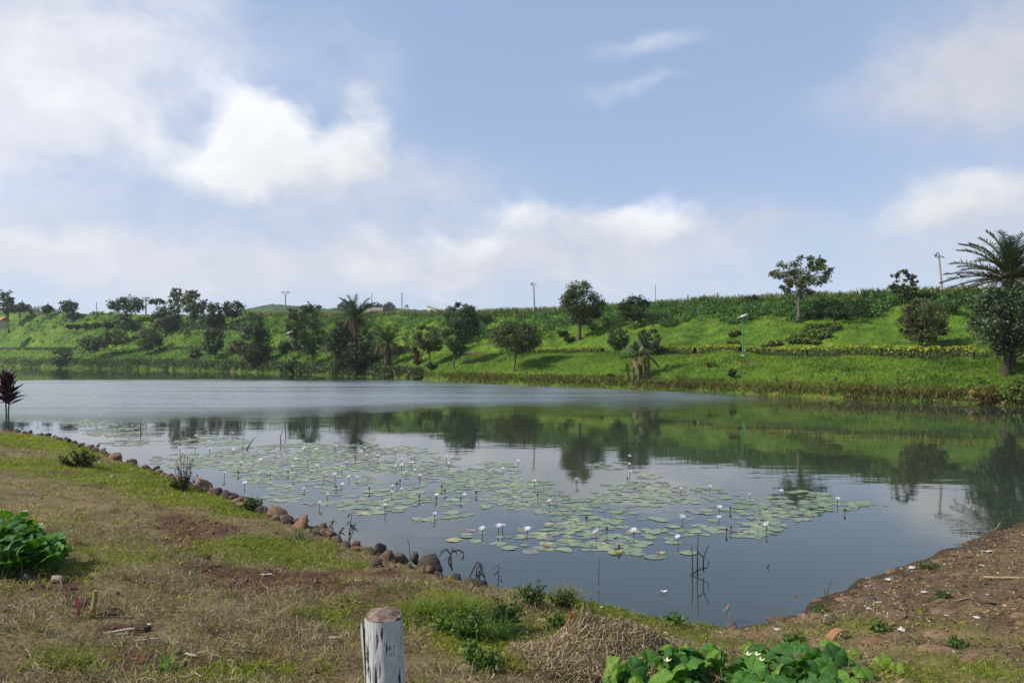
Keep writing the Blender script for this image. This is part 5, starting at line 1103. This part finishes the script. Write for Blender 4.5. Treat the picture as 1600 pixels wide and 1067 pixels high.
for (px, py, sz_, lab) in LIT:
    if sz_ == 0: continue
    k += 1; p, _ = on_near(px, py); g = np.random.default_rng(px); n_ = 6; X_, Y_ = np.meshgrid(np.linspace(-.5, .5, n_), np.linspace(-.5, .5, n_)); w_ = fbm(X_ * 3 + px, Y_ * 3, px, 3)
    V_ = np.stack([X_ * sz_ * (.7 + .6 * w_), Y_ * sz_ * .7, w_ * sz_ * .55 - .1 * sz_], -1).reshape(-1, 3); i_, j_ = np.meshgrid(np.arange(n_ - 1), np.arange(n_ - 1), indexing='ij'); f_ = np.stack([i_ * n_ + j_, i_ * n_ + j_ + 1, (i_ + 1) * n_ + j_ + 1, (i_ + 1) * n_ + j_], -1).reshape(-1, 4)
    o = obj('litter', mesh_np('litter', V_, f_, M['litter'], np.tile((0.42, 0.41, 0.37), (len(f_), 1)), False), None, p); o.rotation_euler = (0, 0, g.random() * 3); tag(o, lab, 'litter')
# white litter on the far shore
rng = np.random.default_rng(61); q = MB()
for k in range(34):
    px = 500 + 1080 * rng.random(); P_ = far_at(np.array([px]), np.array([0.004 + .01 * rng.random()]))[0]; w_ = .04 + .09 * rng.random() ** 2; q.box(P_ + [-w_, -.05, 0.02], P_ + [w_, .05, .05 + .05 * rng.random()], (0.42, 0.38, 0.32))
tag(obj('shore_litter', q.mesh('shore_litter', M['litter'])), 'pale litter strewn along the far waterline', 'litter', kind='stuff')
# ------------------------------------------------------------------ weeds, dead reeds, tufts
def shrub_near(label, px, py, w, h, col, n, lsz, seed, name='shrub', dead=False):
    p, _ = on_near(px, py); rng = np.random.default_rng(seed); root = empty(name, p, label, 'shrub'); st = MB(); tips = []
    for k in range(16):
        a = rng.random() * 6.283; r = w / 2 * math.sqrt(rng.random()); e = np.array([r * math.cos(a), r * math.sin(a) * .8, h * (1 - .5 * (2 * r / w) ** 2) * (.6 + .45 * rng.random())])
        pts = bez(np.array([rng.normal(0, .03), rng.normal(0, .03), -.03]), e, .1, 6, rng, .05); st.tube(pts, np.linspace(.010, .004, 6), 5, (0.06, 0.045, 0.03), False); tips.append(pts)
    tag(obj('stems', st.mesh('stems', M['bark']), root), kind='stuff')
    tips = np.array(tips); i = rng.integers(0, 16, n); s_ = .35 + .65 * rng.random(n); f_ = s_ * 5; i0 = np.minimum(f_.astype(int), 4); pos = tips[i, i0] * (1 - (f_ - i0))[:, None] + tips[i, i0 + 1] * (f_ - i0)[:, None] + rng.normal(0, .03, (n, 3))
    V, Fq = leaf_quads(pos, unit(rng.normal(size=(n, 3)) + [0, 0, .8]), lsz * (.6 + .7 * rng.random(n)), .5, rng)
    obj('foliage', mesh_np('foliage', V, Fq, M['leaf'], tint(n, col, rng, .25, .2)), root)
shrub_near('low dark shrub on the left bank near the edging', 127, 730, 1.0, .48, (0.05, 0.062, 0.02), 900, .07, 1)
shrub_near('sparse twiggy weed growing out of the stone edging', 290, 768, .55, .85, (0.05, 0.06, 0.025), 170, .05, 2)
shrub_near('green weed at the foot of the edging stones', 284, 765, .6, .3, (0.05, 0.085, 0.02), 420, .06, 3)
shrub_near('green leafy weed in front of the big edging rock', 388, 797, .6, .28, (0.045, 0.09, 0.02), 420, .055, 4)
for (px, py, w, h, n, sd_, lab, col) in ((735, 1000, .38, .34, 650, 5, 'leafy green weed left of the straw heap', (0.055, 0.12, 0.02)), (790, 985, .42, .36, 800, 6, 'dark leafy weed touching the straw heap', (0.035, 0.075, 0.018)), (700, 985, .3, .22, 400, 7, 'bright weed right of the post top', (0.08, 0.15, 0.02)), (830, 945, .4, .3, 520, 8, 'weed at the bank edge behind the straw heap', (0.06, 0.10, 0.022)),
                                     (880, 950, .4, .25, 420, 9, 'weed behind the straw bundle at the water', (0.06, 0.10, 0.025)), (1055, 976, .28, .12, 320, 10, 'low green weed at the water right of the straw', (0.06, 0.14, 0.02)), (760, 1050, .3, .2, 350, 11, 'small weed at the bottom edge near the straw heap', (0.07, 0.13, 0.02)), (735, 1035, .22, .18, 300, 12, 'round leaved weed right of the post', (0.07, 0.14, 0.03)),
                                     (870, 980, .22, .15, 260, 15, 'small green weed growing out of the straw heap', (0.06, 0.11, 0.02)), (1500, 1010, .3, .06, 260, 16, 'flat green weed patch low on the right bank', (0.05, 0.10, 0.02)), (1375, 985, .22, .06, 240, 17, 'flat green weed by the white paper on the right bank', (0.05, 0.10, 0.02)), (1283, 958, .25, .06, 200, 18, 'flat green weed near the water on the right bank', (0.06, 0.10, 0.02)),
                                     (1455, 888, .35, .07, 220, 19, 'flat green weed at the upper water edge on the right', (0.05, 0.09, 0.02)), (1475, 935, .3, .06, 200, 20, 'flat green weed among the slab stones', (0.06, 0.09, 0.02)), (1240, 1002, .3, .07, 260, 21, 'green weed creeping left of the clay tile', (0.06, 0.13, 0.02))):
    shrub_near(lab, px, py, w, h, col, n, .045, sd_, name='weed')

def tuft(label, px, py, n, L, spread, col, seed, wid=.008, up=.9, name='grass_tuft', cat='grass tuft', water=False):
    if water: x_, y_, _z = wp(px, py, 0); p = Vector((x_, y_, 0))
    else: p, _ = on_near(px, py)
    rng = np.random.default_rng(seed); q = MB()
    for k in range(n):
        a = rng.random() * 6.283; d = np.array([math.cos(a), math.sin(a), 0]); l_ = L * (.5 + .6 * rng.random()); s_ = np.linspace(0, 1, 6)[:, None]; k_ = (.25 + .75 * rng.random())
        pts = np.array([*(rng.normal(0, spread * .25, 2)), -.01]) + d * spread * k_ * s_ ** 1.6 * 1.2 + np.array([0, 0, 1]) * l_ * (up * s_ - .45 * k_ * s_ ** 2.4)
        q.strip(pts, wid * np.array([.8, 1, 1, .8, .55, .06]), np.cross(d, [0, 0, 1]), tint(1, col, rng, .22, .3)[0], .15)
    o = obj(name, q.mesh(name, M['grass']), None, p); tag(o, label, cat); return o
tuft('bright strappy grass tuft in the dug earth at the bottom left', 262, 1050, 30, .21, .17, (0.10, 0.21, 0.035), 1, .011)
tuft('tall rushy tussock at the water edge behind the straw', 940, 935, 170, .42, .24, (0.075, 0.095, 0.022), 2, .006, 1.1)
tuft('dark round tussock at the water right of the rushes', 1003, 950, 150, .20, .16, (0.06, 0.075, 0.02), 3, .006)
tuft('tall green grass clump behind the post', 655, 960, 260, .24, .36, (0.115, 0.17, 0.02), 4, .007)
tuft('tall green grass clump right of the post top', 715, 958, 260, .24, .36, (0.105, 0.16, 0.02), 5, .007)
tuft('strappy grass clump left of the straw heap', 780, 1000, 120, .30, .25, (0.05, 0.11, 0.02), 6, .009)
tuft('yellowing grass clump below the straw heap', 800, 1050, 60, .22, .2, (0.16, 0.15, 0.03), 7, .008)
tuft('grass tuft at the edging by the white scrap', 468, 842, 50, .26, .2, (0.07, 0.12, 0.04), 8, .009)
tuft('yellow grass tuft on the bank edge behind the weeds', 885, 938, 160, .28, .28, (0.15, 0.13, 0.03), 9, .006)
tuft('dry straw tuft at the right of the heap', 1120, 998, 26, .2, .18, (0.28, 0.21, 0.12), 10, .006)
tuft('yellow green tuft right behind the pond tussocks', 1085, 975, 90, .14, .16, (0.11, 0.15, 0.025), 11, .006)
tuft('small upright grass tuft on the red soil', 535, 915, 18, .16, .06, (0.14, 0.18, 0.03), 12, .007)
tuft('green tuft at the left of the post foot', 598, 1060, 40, .14, .12, (0.12, 0.18, 0.03), 13, .01)
rngt = np.random.default_rng(70)
for k, (px, py) in enumerate(((70, 745), (180, 800), (240, 790), (300, 870), (120, 850), (60, 985), (330, 985), (400, 990), (460, 960), (90, 1045), (430, 1030), (360, 930), (200, 905), (510, 1050), (150, 880), (690, 1050))):
    tuft('tuft of dry grass standing in the left field', px, py, 34, .15 + .05 * rngt.random(), .15, [(0.17, 0.13, 0.06), (0.12, 0.12, 0.03)][k % 2], 100 + k, .005).__setitem__('group', 'dry grass tufts in the left field')

DEADC = (0.030, 0.024, 0.018)
def stalks(label, px, py, z, lines, name='dead_reed', leaves=0, seed=0, col=DEADC, water=False, cat='reed', r=.006, lw=.03):
    x_, y_, _z = wp(px, py, z); p = Vector((x_, y_, z)); mpp = y_ / F; rng = np.random.default_rng(seed); root = empty(name, p, label, cat)
    for ln in lines:
        q = MB(); pts = np.array([((a - px) * mpp, rng.normal(0, .03), (py - b) * mpp) for a, b in ln]); 
        t_ = np.linspace(0, len(pts) - 1, 4 * len(pts)); pts = np.stack([np.interp(t_, np.arange(len(pts)), pts[:, k]) for k in range(3)], 1)
        q.tube(pts, np.linspace(r, r * .45, len(pts)), 5, col); obj('stalk', q.mesh('stalk', M['bark']), root)
        for k in range(leaves):
            u = int(rng.integers(len(pts) // 3, len(pts))); d = unit(np.array([rng.normal(), rng.normal() * .5, .2])); L = .05 + .07 * rng.random(); s_ = np.linspace(0, 1, 4)[:, None]
            l2 = MB(); l2.strip(pts[u] + d * L * s_ + np.array([0, 0, -1]) * L * .9 * s_ ** 2, lw * np.array([.4, 1, .7, .1]), unit(np.cross(d, [0, 0, 1])), col); obj('leaf', l2.mesh('leaf', M['bark']), root)
    return root
stalks('bent dark dead reed with hanging blades at the bank edge', 706, 892, .3, [[(706, 892), (704, 870), (707, 857)], [(705, 866), (697, 858), (691, 862), (687, 870)], [(707, 862), (716, 859), (723, 864), (725, 874)], [(704, 885), (700, 876), (703, 868)]], leaves=3, seed=1, r=.011)
stalks('dead broken reed bending over beside the bent reed', 745, 908, .3, [[(732, 905), (740, 888), (746, 876), (752, 884), (753, 900)], [(745, 905), (744, 890), (749, 880)], [(758, 908), (756, 895)], [(749, 906), (750, 892)]], leaves=4, seed=2, r=.009)
stalks('dark upright dead weed at the bank edge', 779, 915, .3, [[(778, 918), (779, 898), (780, 880)]], leaves=7, seed=3, r=.006)
stalks('black dead weed with drooping leaves behind the edging rocks', 545, 845, .2, [[(545, 848), (547, 825), (549, 803)], [(545, 846), (552, 828), (557, 815)], [(530, 842), (534, 828), (538, 822)]], leaves=9, seed=4, r=.009, lw=.045)
stalks('black dead weed stem leaning left behind the edging rocks', 512, 838, .2, [[(510, 838), (516, 822), (523, 808)]], leaves=8, seed=5, r=.008, lw=.04)
stalks('thin lone reed stem in the water by the bank', 640, 876, .1, [[(640, 880), (639, 855), (637, 838)]], seed=6, r=.006)
stalks('cluster of dark reeds standing in the open water', 1092, 898, 0, [[(1090, 898), (1090, 868), (1091, 834)], [(1081, 896), (1082, 878), (1080, 850)], [(1079, 898), (1095, 890), (1106, 886), (1107, 874)], [(1100, 893), (1099, 872), (1106, 855), (1108, 852)], [(1090, 862), (1096, 868), (1103, 872)]], seed=7, r=.011, col=(0.030, 0.032, 0.018))
stalks('thin reed stem behind the straw heap', 935, 905, .1, [[(935, 912), (935, 890), (936, 872)]], seed=8, r=.006)
stalks('thin reed stem near the right bank', 1295, 935, 0, [[(1292, 934), (1294, 920), (1297, 904)], [(1291, 934), (1290, 922)]], seed=9, r=.006)
stalks('broken reed stem floating mid water', 1198, 886, 0, [[(1195, 890), (1202, 880)]], seed=10, r=.012)
stalks('pale dry weed at the water right of the tussock', 1140, 968, .05, [[(1140, 970), (1141, 955), (1140, 944)]], leaves=6, seed=11, r=.004, col=(0.22, 0.15, 0.12))
stalks('tall thin reeds at the far edge of the lily pads', 384, 702, 0, [[(378, 702), (380, 690), (381, 678)], [(384, 704), (390, 692), (397, 683)], [(386, 703), (394, 690), (401, 682)]], seed=12, r=.012)
stalks('dark reed stalk beyond the lily pads', 439, 694, 0, [[(438, 694), (439, 683), (441, 673)]], seed=13, r=.02, leaves=2)
stalks('dark reed stalk in the calm water at left', 220, 678, 0, [[(220, 680), (220, 668), (220, 656)]], seed=14, r=.02)
stalks('tiny weeds on the edging stones near the left shrub', 132, 700, .4, [[(125, 702), (126, 694)], [(131, 702), (132, 692)], [(136, 704), (138, 694)]], seed=15, leaves=4, r=.012, lw=.07)

# ------------------------------------------------------------------ near grass, straw and leaf litter
rng = np.random.default_rng(81); N = 460000
r_ = 2.3 + 31 * rng.random(N) ** 1.25; a_ = (rng.random(N) - .5) * 1.55
X = r_ * np.sin(a_); Y = r_ * np.cos(a_)
Zg, Dg, Ag = near_z(X, Y, True); k = (Dg > 0.05) & (Zg > 0.03); X, Y, Zg, Dg, Ag, r_ = X[k], Y[k], Zg[k], Dg[k], Ag[k], r_[k]
so, gr_, ri = ground_kind(X, Y, Dg, Ag)
den = (0.30 * so + (1 - so) * (0.45 + 0.55 * gr_)) * (1 - .965 * ri) * (0.35 + 0.65 * sstep(.3, .6, fbm(X / .25, Y / .25, 88, 3)))
k = rng.random(len(X)) < den; X, Y, Zg, r_, gr_, ri = X[k], Y[k], Zg[k], r_[k], gr_[k], ri[k]; n = len(X)
hn = fbm(X / .5, Y / .5, 90, 3)
dry = rng.random(n) > gr_ * .90 + .16
hgt = np.where(dry, .022 + .04 * rng.random(n) ** 1.5, .022 + .045 * rng.random(n)) * (.4 + 1.2 * hn) * np.interp(r_, [2, 10, 30], [.8, 1.0, 1.3])
yel = fbm(X / .8, Y / .8, 99, 3)[:, None]
cd = tint(n, (0.225, 0.175, 0.085), rng, .32, .15) * (0.62 + .75 * fbm(X / 1.1, Y / 1.1, 97, 3)[:, None]); cg = tint(n, (1, 1, 1), rng, .22, .25) * (np.array([[0.130, 0.150, 0.016]]) * yel * 1.9 + np.array([[0.072, 0.122, 0.016]]) * (1 - yel) * .9)
V, Ft, C = blades(np.stack([X, Y, Zg - .006], 1), hgt, np.interp(r_, [2, 8, 30], [.0035, .006, .016]), np.where(dry[:, None], cd, cg), rng, 1.0)
tag(obj('grass', mesh_np('grass', V, Ft, M['grass'], C)), 'short patchy green and dry grass on the near bank', 'grass', kind='stuff')
# loose dead stalks lying in the thatch
N = 60000; r_ = 2.4 + 9.5 * rng.random(N); a_ = -.75 + 1.25 * rng.random(N); X = r_ * np.sin(a_); Y = r_ * np.cos(a_); Zg, Dg, Ag = near_z(X, Y, True); so, gr_, ri = ground_kind(X, Y, Dg, Ag)
k = (Dg > .3) & (rng.random(N) < (1 - .75 * so) * (1 - .6 * gr_) * (1 - .9 * ri) * sstep(.35, .6, fbm(X / .6, Y / .6, 120, 3))); X, Y = X[k], Y[k]
v, f_, c = straws(len(X), (X, Y), near_z, None, .05, .20, SC_ * .95, rng, .06, .0018)
tag(obj('dry_thatch', mesh_np('dry_thatch', v, f_, M['straw'], c)), 'tangled dry grass stalks lying on the near field', 'dry grass', kind='stuff')
# crumbs: clods, leaf chips on the right bank
N = 46000; X = 1.2 + 12 * rng.random(N); Y = 3 + 13 * rng.random(N); Zg, Dg, Ag = near_z(X, Y, True); so, gr_, ri = ground_kind(X, Y, Dg, Ag); k = (Dg > .08) & (rng.random(N) < ri) & (Zg > .02); X, Y, Zg = X[k], Y[k], Zg[k]; n = len(X)
CC = np.array([(0.30, 0.24, 0.15), (0.34, 0.30, 0.23), (0.06, 0.04, 0.025), (0.14, 0.08, 0.04), (0.10, 0.065, 0.035), (0.20, 0.14, 0.08), (0.07, 0.10, 0.03)])
pick = CC[rng.choice(7, n, p=[.14, .05, .28, .18, .17, .08, .10])]
V, Fq = leaf_quads(np.stack([X, Y, Zg + .008], 1), unit(rng.normal(size=(n, 3)) * .35 + [0, 0, 1]), .018 + .05 * rng.random(n) ** 2.2, .6, rng)
tag(obj('leaf_litter', mesh_np('leaf_litter', V, Fq, M['straw'], pick * np.exp(rng.normal(0, .25, (n, 1))))), 'fallen leaf chips scattered over the right bank', 'leaf litter', kind='stuff')
V = []; Fc = []; C = []; N = 26000
X = -9 + 22 * rng.random(N); Y = 2.6 + 13 * rng.random(N); Zg, Dg, Ag = near_z(X, Y, True); so, gr_, ri = ground_kind(X, Y, Dg, Ag); k = (Dg > .05) & (rng.random(N) < np.maximum(so, ri * .8) + .06); X, Y, Zg, so = X[k], Y[k], Zg[k], so[k]; n = len(X)
sz_ = (.006 + .022 * rng.random(n) ** 3)[:, None]; c0 = np.stack([X, Y, Zg + sz_[:, 0] * .25], 1); oc = np.array([[1, 0, 0], [-1, 0, 0], [0, 1, 0], [0, -1, 0], [0, 0, .8], [0, 0, -.8]])
V = (c0[:, None] + oc[None] * sz_[:, None] * (.6 + .8 * rng.random((n, 6, 1)))).reshape(-1, 3); b_ = np.arange(n)[:, None, None] * 6; tr_ = np.array([[0, 2, 4], [2, 1, 4], [1, 3, 4], [3, 0, 4], [2, 0, 5], [1, 2, 5], [3, 1, 5], [0, 3, 5]])
col = np.where(so[:, None] > .5, np.array([[0.085, 0.036, 0.02]]), np.array([[0.12, 0.08, 0.05]])) * np.exp(rng.normal(0, .3, (n, 1)))
tag(obj('soil_crumbs', mesh_np('soil_crumbs', V, (b_ + tr_[None]).reshape(-1, 3), M['rock'], np.repeat(col, 8, 0))), 'small crumbs of soil and gravel on bare ground', 'gravel', kind='stuff')

# ------------------------------------------------------------------ water lilies
ELL = [(560, 735, 190, 40, .85), (430, 718, 110, 22, .8), (640, 785, 115, 26, .75), (780, 768, 110, 28, .65), (860, 842, 160, 20, 1.0), (990, 828, 150, 28, .95), (1130, 805, 115, 40, .85), (1245, 788, 60, 26, .95), (1010, 775, 90, 22, .4), (960, 728, 45, 7, .6), (1090, 770, 60, 9, .8),
       (85, 652, 80, 7, .35), (180, 672, 60, 11, .4), (120, 661, 30, 7, .5), (330, 690, 60, 8, .35), (200, 690, 50, 8, .15), (1340, 790, 50, 7, .5), (1010, 742, 35, 7, .6), (930, 792, 100, 18, .5), (720, 735, 90, 20, .55), (300, 720, 70, 12, .25), (500, 778, 90, 12, .45), (1040, 862, 80, 12, .9), (700, 808, 60, 8, .5), (480, 700, 80, 8, .6), (570, 700, 60, 7, .6)]
def lily_density(px, py):
    r = np.zeros(np.shape(px))
    for (cx, cy, rx, ry, a) in ELL: r = np.maximum(r, a * sstep(1.08, 0.75, np.hypot((px - cx) / rx, (py - cy) / ry)))
    return r
rng = np.random.default_rng(55); N = 60000
Y = 10.5 + 32 * rng.random(N); X = -22 + 32 * rng.random(N); pxs = CX + X / Y * F; pys = YH + CZ / Y * F
den = lily_density(pxs, pys) * (0.04 + 0.9 * sstep(.42, .60, fbm(X / 1.1, Y / 1.7, 71, 3))) * 3.2; d_, _, _ = edge_info(X, Y)
k = (rng.random(N) < den) & (d_ < -.35) & (pxs > -30); X, Y = X[k], Y[k]; rad = .06 + .11 * rng.random(len(X)); acc = []
cell = {}
for i in range(len(X)):
    key = (int(X[i] // .5), int(Y[i] // .5)); ok = True
    for dx in (-1, 0, 1):
        for dy in (-1, 0, 1):
            for j in cell.get((key[0] + dx, key[1] + dy), ()):
                if (X[i] - X[j]) ** 2 + (Y[i] - Y[j]) ** 2 < (0.56 * (rad[i] + rad[j])) ** 2: ok = False; break
            if not ok: break
        if not ok: break
    if ok: cell.setdefault(key, []).append(i); acc.append(i)
acc = np.array(acc); acc = acc[np.argsort(Y[acc])]
print('pads', len(acc))
def pad_geo(seed, rich=True):
    g = np.random.default_rng(seed); na = 18 if rich else 10; th = np.linspace(.16, 2 * np.pi - .16, na); r = 1 + .04 * np.sin(4 * th + g.random() * 6) + .02 * g.normal(size=na)
    rim = np.stack([r * np.cos(th), r * np.sin(th), .035 * np.maximum(0, np.sin(2 * th + g.random() * 6)) ** 6 + .006 * g.random(na)], 1); inn = rim * [.55, .55, 0] + [0, 0, .006]
    V = np.concatenate([[[0.02, 0, .0]], inn, rim]); i = np.arange(na - 1)
    return V, np.stack([np.zeros(na - 1, int), 1 + i, 2 + i], 1), np.stack([1 + i, 1 + na + i, 2 + na + i, 2 + i], 1)
PADC = [(0.145, 0.190, 0.080), (0.115, 0.155, 0.070), (0.175, 0.205, 0.085), (0.130, 0.115, 0.095), (0.23, 0.22, 0.07), (0.155, 0.190, 0.095), (0.14, 0.11, 0.10)]
m, t = new_mat('lily_pad'); co = t.node('ShaderNodeTexCoord', 3); at = t.node('ShaderNodeAttribute', 0, attribute_name='col'); oi = t.node('ShaderNodeObjectInfo', 5)
gn = t.noise(t.vm('MULTIPLY', t.node('ShaderNodeNewGeometry', 0), (1, 1, 0)), 9.0, 5, .6)
f2 = t.m('MULTIPLY_ADD', gn, 0.9, t.m('MULTIPLY_ADD', oi, 0.3, 0.40)); c = t.mix(1.0, at, t.node('ShaderNodeCombineColor', 0, ins={0: f2, 1: f2, 2: f2}), 'MULTIPLY')
finish(t, pbsdf(t, c, 0.30, 0.75, bump(t, gn, .4, .008))); M['pad'] = m
pads = []
for k in range(10):
    V_, tr_, q_ = pad_geo(k); pads.append(mesh_np('lily_pad', V_, [q_, tr_], M['pad'], tint(len(q_) + len(tr_), PADC[[0, 1, 2, 0, 5, 1, 5, 3, 6, 4][k]], np.random.default_rng(k), .08, .05), smooth=True))
for i in acc[:300]:
    k_ = int(rng.choice(10, p=[.14, .13, .12, .12, .12, .11, .12, .06, .05, .03])); o = obj('lily_pad', pads[k_], None, (X[i], Y[i], .002 + .007 * rng.random())); o.scale = (rad[i], rad[i] * (.85 + .15 * rng.random()), rad[i]); o.rotation_euler = (rng.normal(0, .008), rng.normal(0, .008), rng.random() * 6.283)
    if k_ == 9: tag(o, 'yellowing floating lily pad among the green ones', 'lily pad', 'yellowing lily pads')
    elif k_ in (7, 8): tag(o, 'purplish brown floating lily pad among the green ones', 'lily pad', 'purplish lily pads')
    else: tag(o, 'round green floating lily pad in the nearer part of the pads', 'lily pad', 'green lily pads near the bank')
q = MB(); base = [pad_geo(50 + k, False) for k in range(8)]
for i in acc[300:]:
    V_, tr_, q_ = base[int(rng.integers(0, 8))]; a = rng.random() * 6.283; Rz = np.array([[math.cos(a), -math.sin(a), 0], [math.sin(a), math.cos(a), 0], [0, 0, 1]]); v = V_ @ Rz.T * rad[i] + [X[i], Y[i], .002 + .006 * rng.random()]
    c_ = np.array(PADC[int(rng.choice(7, p=[.24, .22, .18, .09, .05, .16, .06]))]) * math.exp(rng.normal(0, .15)); q.add(v, np.concatenate([tr_]), c_); q.add(v, q_, c_)
tag(obj('far_lily_pads', q.mesh('far_lily_pads', M['pad'])), 'many small lily pads floating farther out on the lake', 'lily pads', kind='stuff')
# blossoms
FL = [(250 + x / 3.556, 650 + y / 3.556) for x, y in ((197, 110), (400, 98), (110, 180), (125, 200), (195, 175), (275, 183), (405, 190), (535, 185), (643, 200), (750, 240), (820, 243), (802, 178), (868, 185), (975, 168), (1137, 178), (1118, 202), (1148, 220), (1212, 224), (1308, 190), (1340, 240), (1397, 230), (1397, 262), (1342, 275), (1310, 282), (1415, 303), (1368, 312), (1443, 333), (560, 243), (450, 262), (613, 318), (738, 335), (357, 322), (470, 375), (910, 318), (970, 328), (1090, 343), (1050, 340), (1038, 257), (1010, 283), (872, 277), (1010, 382), (803, 405), (930, 440), (885, 487), (1290, 392), (1340, 407), (1287, 425), (1250, 497), (1533, 443), (1525, 548), (1590, 230), (733, 283))]
FL += [(650 + x / 4.571, 680 + y / 4.571) for x, y in ((217, 160), (248, 160), (235, 203), (730, 190), (618, 240), (845, 330), (1150, 320), (1522, 152), (1522, 210), (1528, 262), (950, 472), (342, 432), (145, 432), (25, 290), (475, 675), (590, 655), (618, 658), (795, 680), (1285, 695), (1555, 690))]
FL += [(950 + x / 4, 700 + y / 4) for x, y in ((455, 258), (635, 243), (1083, 270), (1435, 320), (695, 375), (465, 443), (693, 440), (993, 487), (437, 563), (885, 298))]
FL += [(x / 3.5575, 560 + y / 3.5575) for x, y in ((555, 325), (100, 350), (210, 360), (475, 370), (650, 375), (770, 375), (735, 375), (640, 425), (1090, 430), (1290, 420), (1165, 503))]
def blossom(seed, opn, col):
    g = np.random.default_rng(seed); q = MB()
    for ring_, (cnt, el, L) in enumerate(((7, opn, 1.0), (7, opn + .28, .92), (5, opn + .6, .75))):
        for k in range(cnt):
            a = (k + .5 * ring_) * 6.283 / cnt + g.normal(0, .08); e = el + g.normal(0, .08); d = np.array([math.cos(a) * math.cos(e), math.sin(a) * math.cos(e), math.sin(e)]); sd_ = np.array([-math.sin(a), math.cos(a), 0]); s_ = np.array([0, .3, .65, 1.0])[:, None]
            q.strip(d * s_ * L + np.array([0, 0, .12]) * s_ ** 2, np.array([.12, .27, .25, .03]) * L, sd_, tint(6, col, g, .04, 0), .12)
    return q.mesh('blossom', M['petal'])
BL = [blossom(1, .45, (0.80, 0.78, 0.84)), blossom(2, .6, (0.78, 0.76, 0.86)), blossom(3, .3, (0.82, 0.80, 0.83)), blossom(4, .7, (0.66, 0.60, 0.80))]
cq = MB(); cq.tube([(0, 0, .02), (0, 0, .22), (0, 0, .34)], [.10, .17, .06], 8, (0.75, 0.48, 0.05)); cen = cq.mesh('stamens', M['petal'])
rng = np.random.default_rng(66)
stem_me = []
for k in range(4):
    q = MB(); s_ = np.linspace(0, 1, 6); q.tube(np.stack([.10 * math.sin(k * 2.) * (s_ - 1) ** 2, .08 * math.cos(k * 3.) * (s_ - 1) ** 2, s_ - 1], 1), .03, 5, (0.07, 0.045, 0.03)); stem_me.append(q.mesh('stem', M['bark'], True))
special = {(783, 823): 'pair of lilac water lily blooms, left one', }
for (px, py) in FL:
    h = .06 + .09 * rng.random(); D_ = (CZ - h) * F / (py - YH); p = Vector(((px - CX) / F * D_, D_, h)); k_ = int(rng.choice(4, p=[.36, .3, .2, .14]))
    near_ = D_ < 14.5
    root = empty('water_lily', p, 'open white water lily on a stem at the near edge of the pads' if near_ else 'small white water lily standing above the farther lily pads', 'water lily', 'white water lilies near the bank' if near_ else 'white water lilies farther out')
    if k_ == 3: root['label'] = 'lilac tinted water lily standing above the lily pads'; root['group'] = 'lilac water lilies'
    sz_ = (.075 if near_ else .06) + .03 * rng.random(); b_ = obj('blossom', BL[k_], root); b_.scale = (sz_,) * 3; b_.rotation_euler = (rng.normal(0, .25), rng.normal(0, .25), rng.random() * 6)
    obj('stamens', cen, b_)
    o = obj('stem', stem_me[int(rng.integers(0, 4))], root); o.scale = (.25, .25, h + .05)
# buds: dark closed heads
q = MB(); q.tube([(0, 0, -1), (.02, 0, -.5), (0, 0, -.3)], .06, 5, (0.06, 0.05, 0.03)); bst = q.mesh('stem', M['bark']); q = MB(); q.tube([(0, 0, -.34), (0, 0, -.2), (0, 0, 0)], [.08, .13, .01], 7, (0.045, 0.05, 0.025)); bhd = q.mesh('bud_head', M['leaf_thick'])
for (px, py) in ((720, 775), (744, 766), (690, 757), (1135, 824), (1142, 820), (1141, 790), (967, 849), (948, 822), (916, 805), (577, 760), (620, 752), (655, 772), (695, 763), (450, 735), (525, 757), (372, 735), (555, 712), (625, 748), (840, 770), (980, 745), (1320, 793)):
    h = .13; D_ = (CZ - h) * F / (py - YH); root = empty('lily_bud', ((px - CX) / F * D_, D_, h), 'dark closed lily bud poking up between the pads', 'lily bud', 'closed lily buds'); 
    o = obj('stem', bst, root); o.scale = (.14, .14, h + .03); o = obj('bud_head', bhd, root); o.scale = (.2, .2, .2)
# brown and yellow drowned leaves on the front pads
for (px, py, c_, lab) in ((853, 855, (0.25, 0.09, 0.025), 'curled orange brown dead leaf on the front lily pads'), (965, 864, (0.30, 0.22, 0.04), 'yellow curled lily leaf at the front of the pads'), (1032, 866, (0.34, 0.24, 0.05), 'small yellow dead leaf right of the front pads'), (1037, 926, (0.6, 0.6, 0.58), 'white floating scrap in the open water')):
    x_, y_, _z = wp(px, py, 0); V_, tr_, q_ = pad_geo(px); k_ = .045 if 'scrap' in lab else .085; V_ = V_ * [k_, k_ * .7, .3]; V_[:, 2] += .02 + .3 * np.abs(V_[:, 0]); o = obj('floating_leaf' if 'scrap' not in lab else 'litter', mesh_np('floating_leaf', V_, [q_, tr_], M['leaf_thick'], np.tile(c_, (len(q_) + len(tr_), 1))), None, (x_, y_, .0)); tag(o, lab, 'leaf' if 'scrap' not in lab else 'litter')
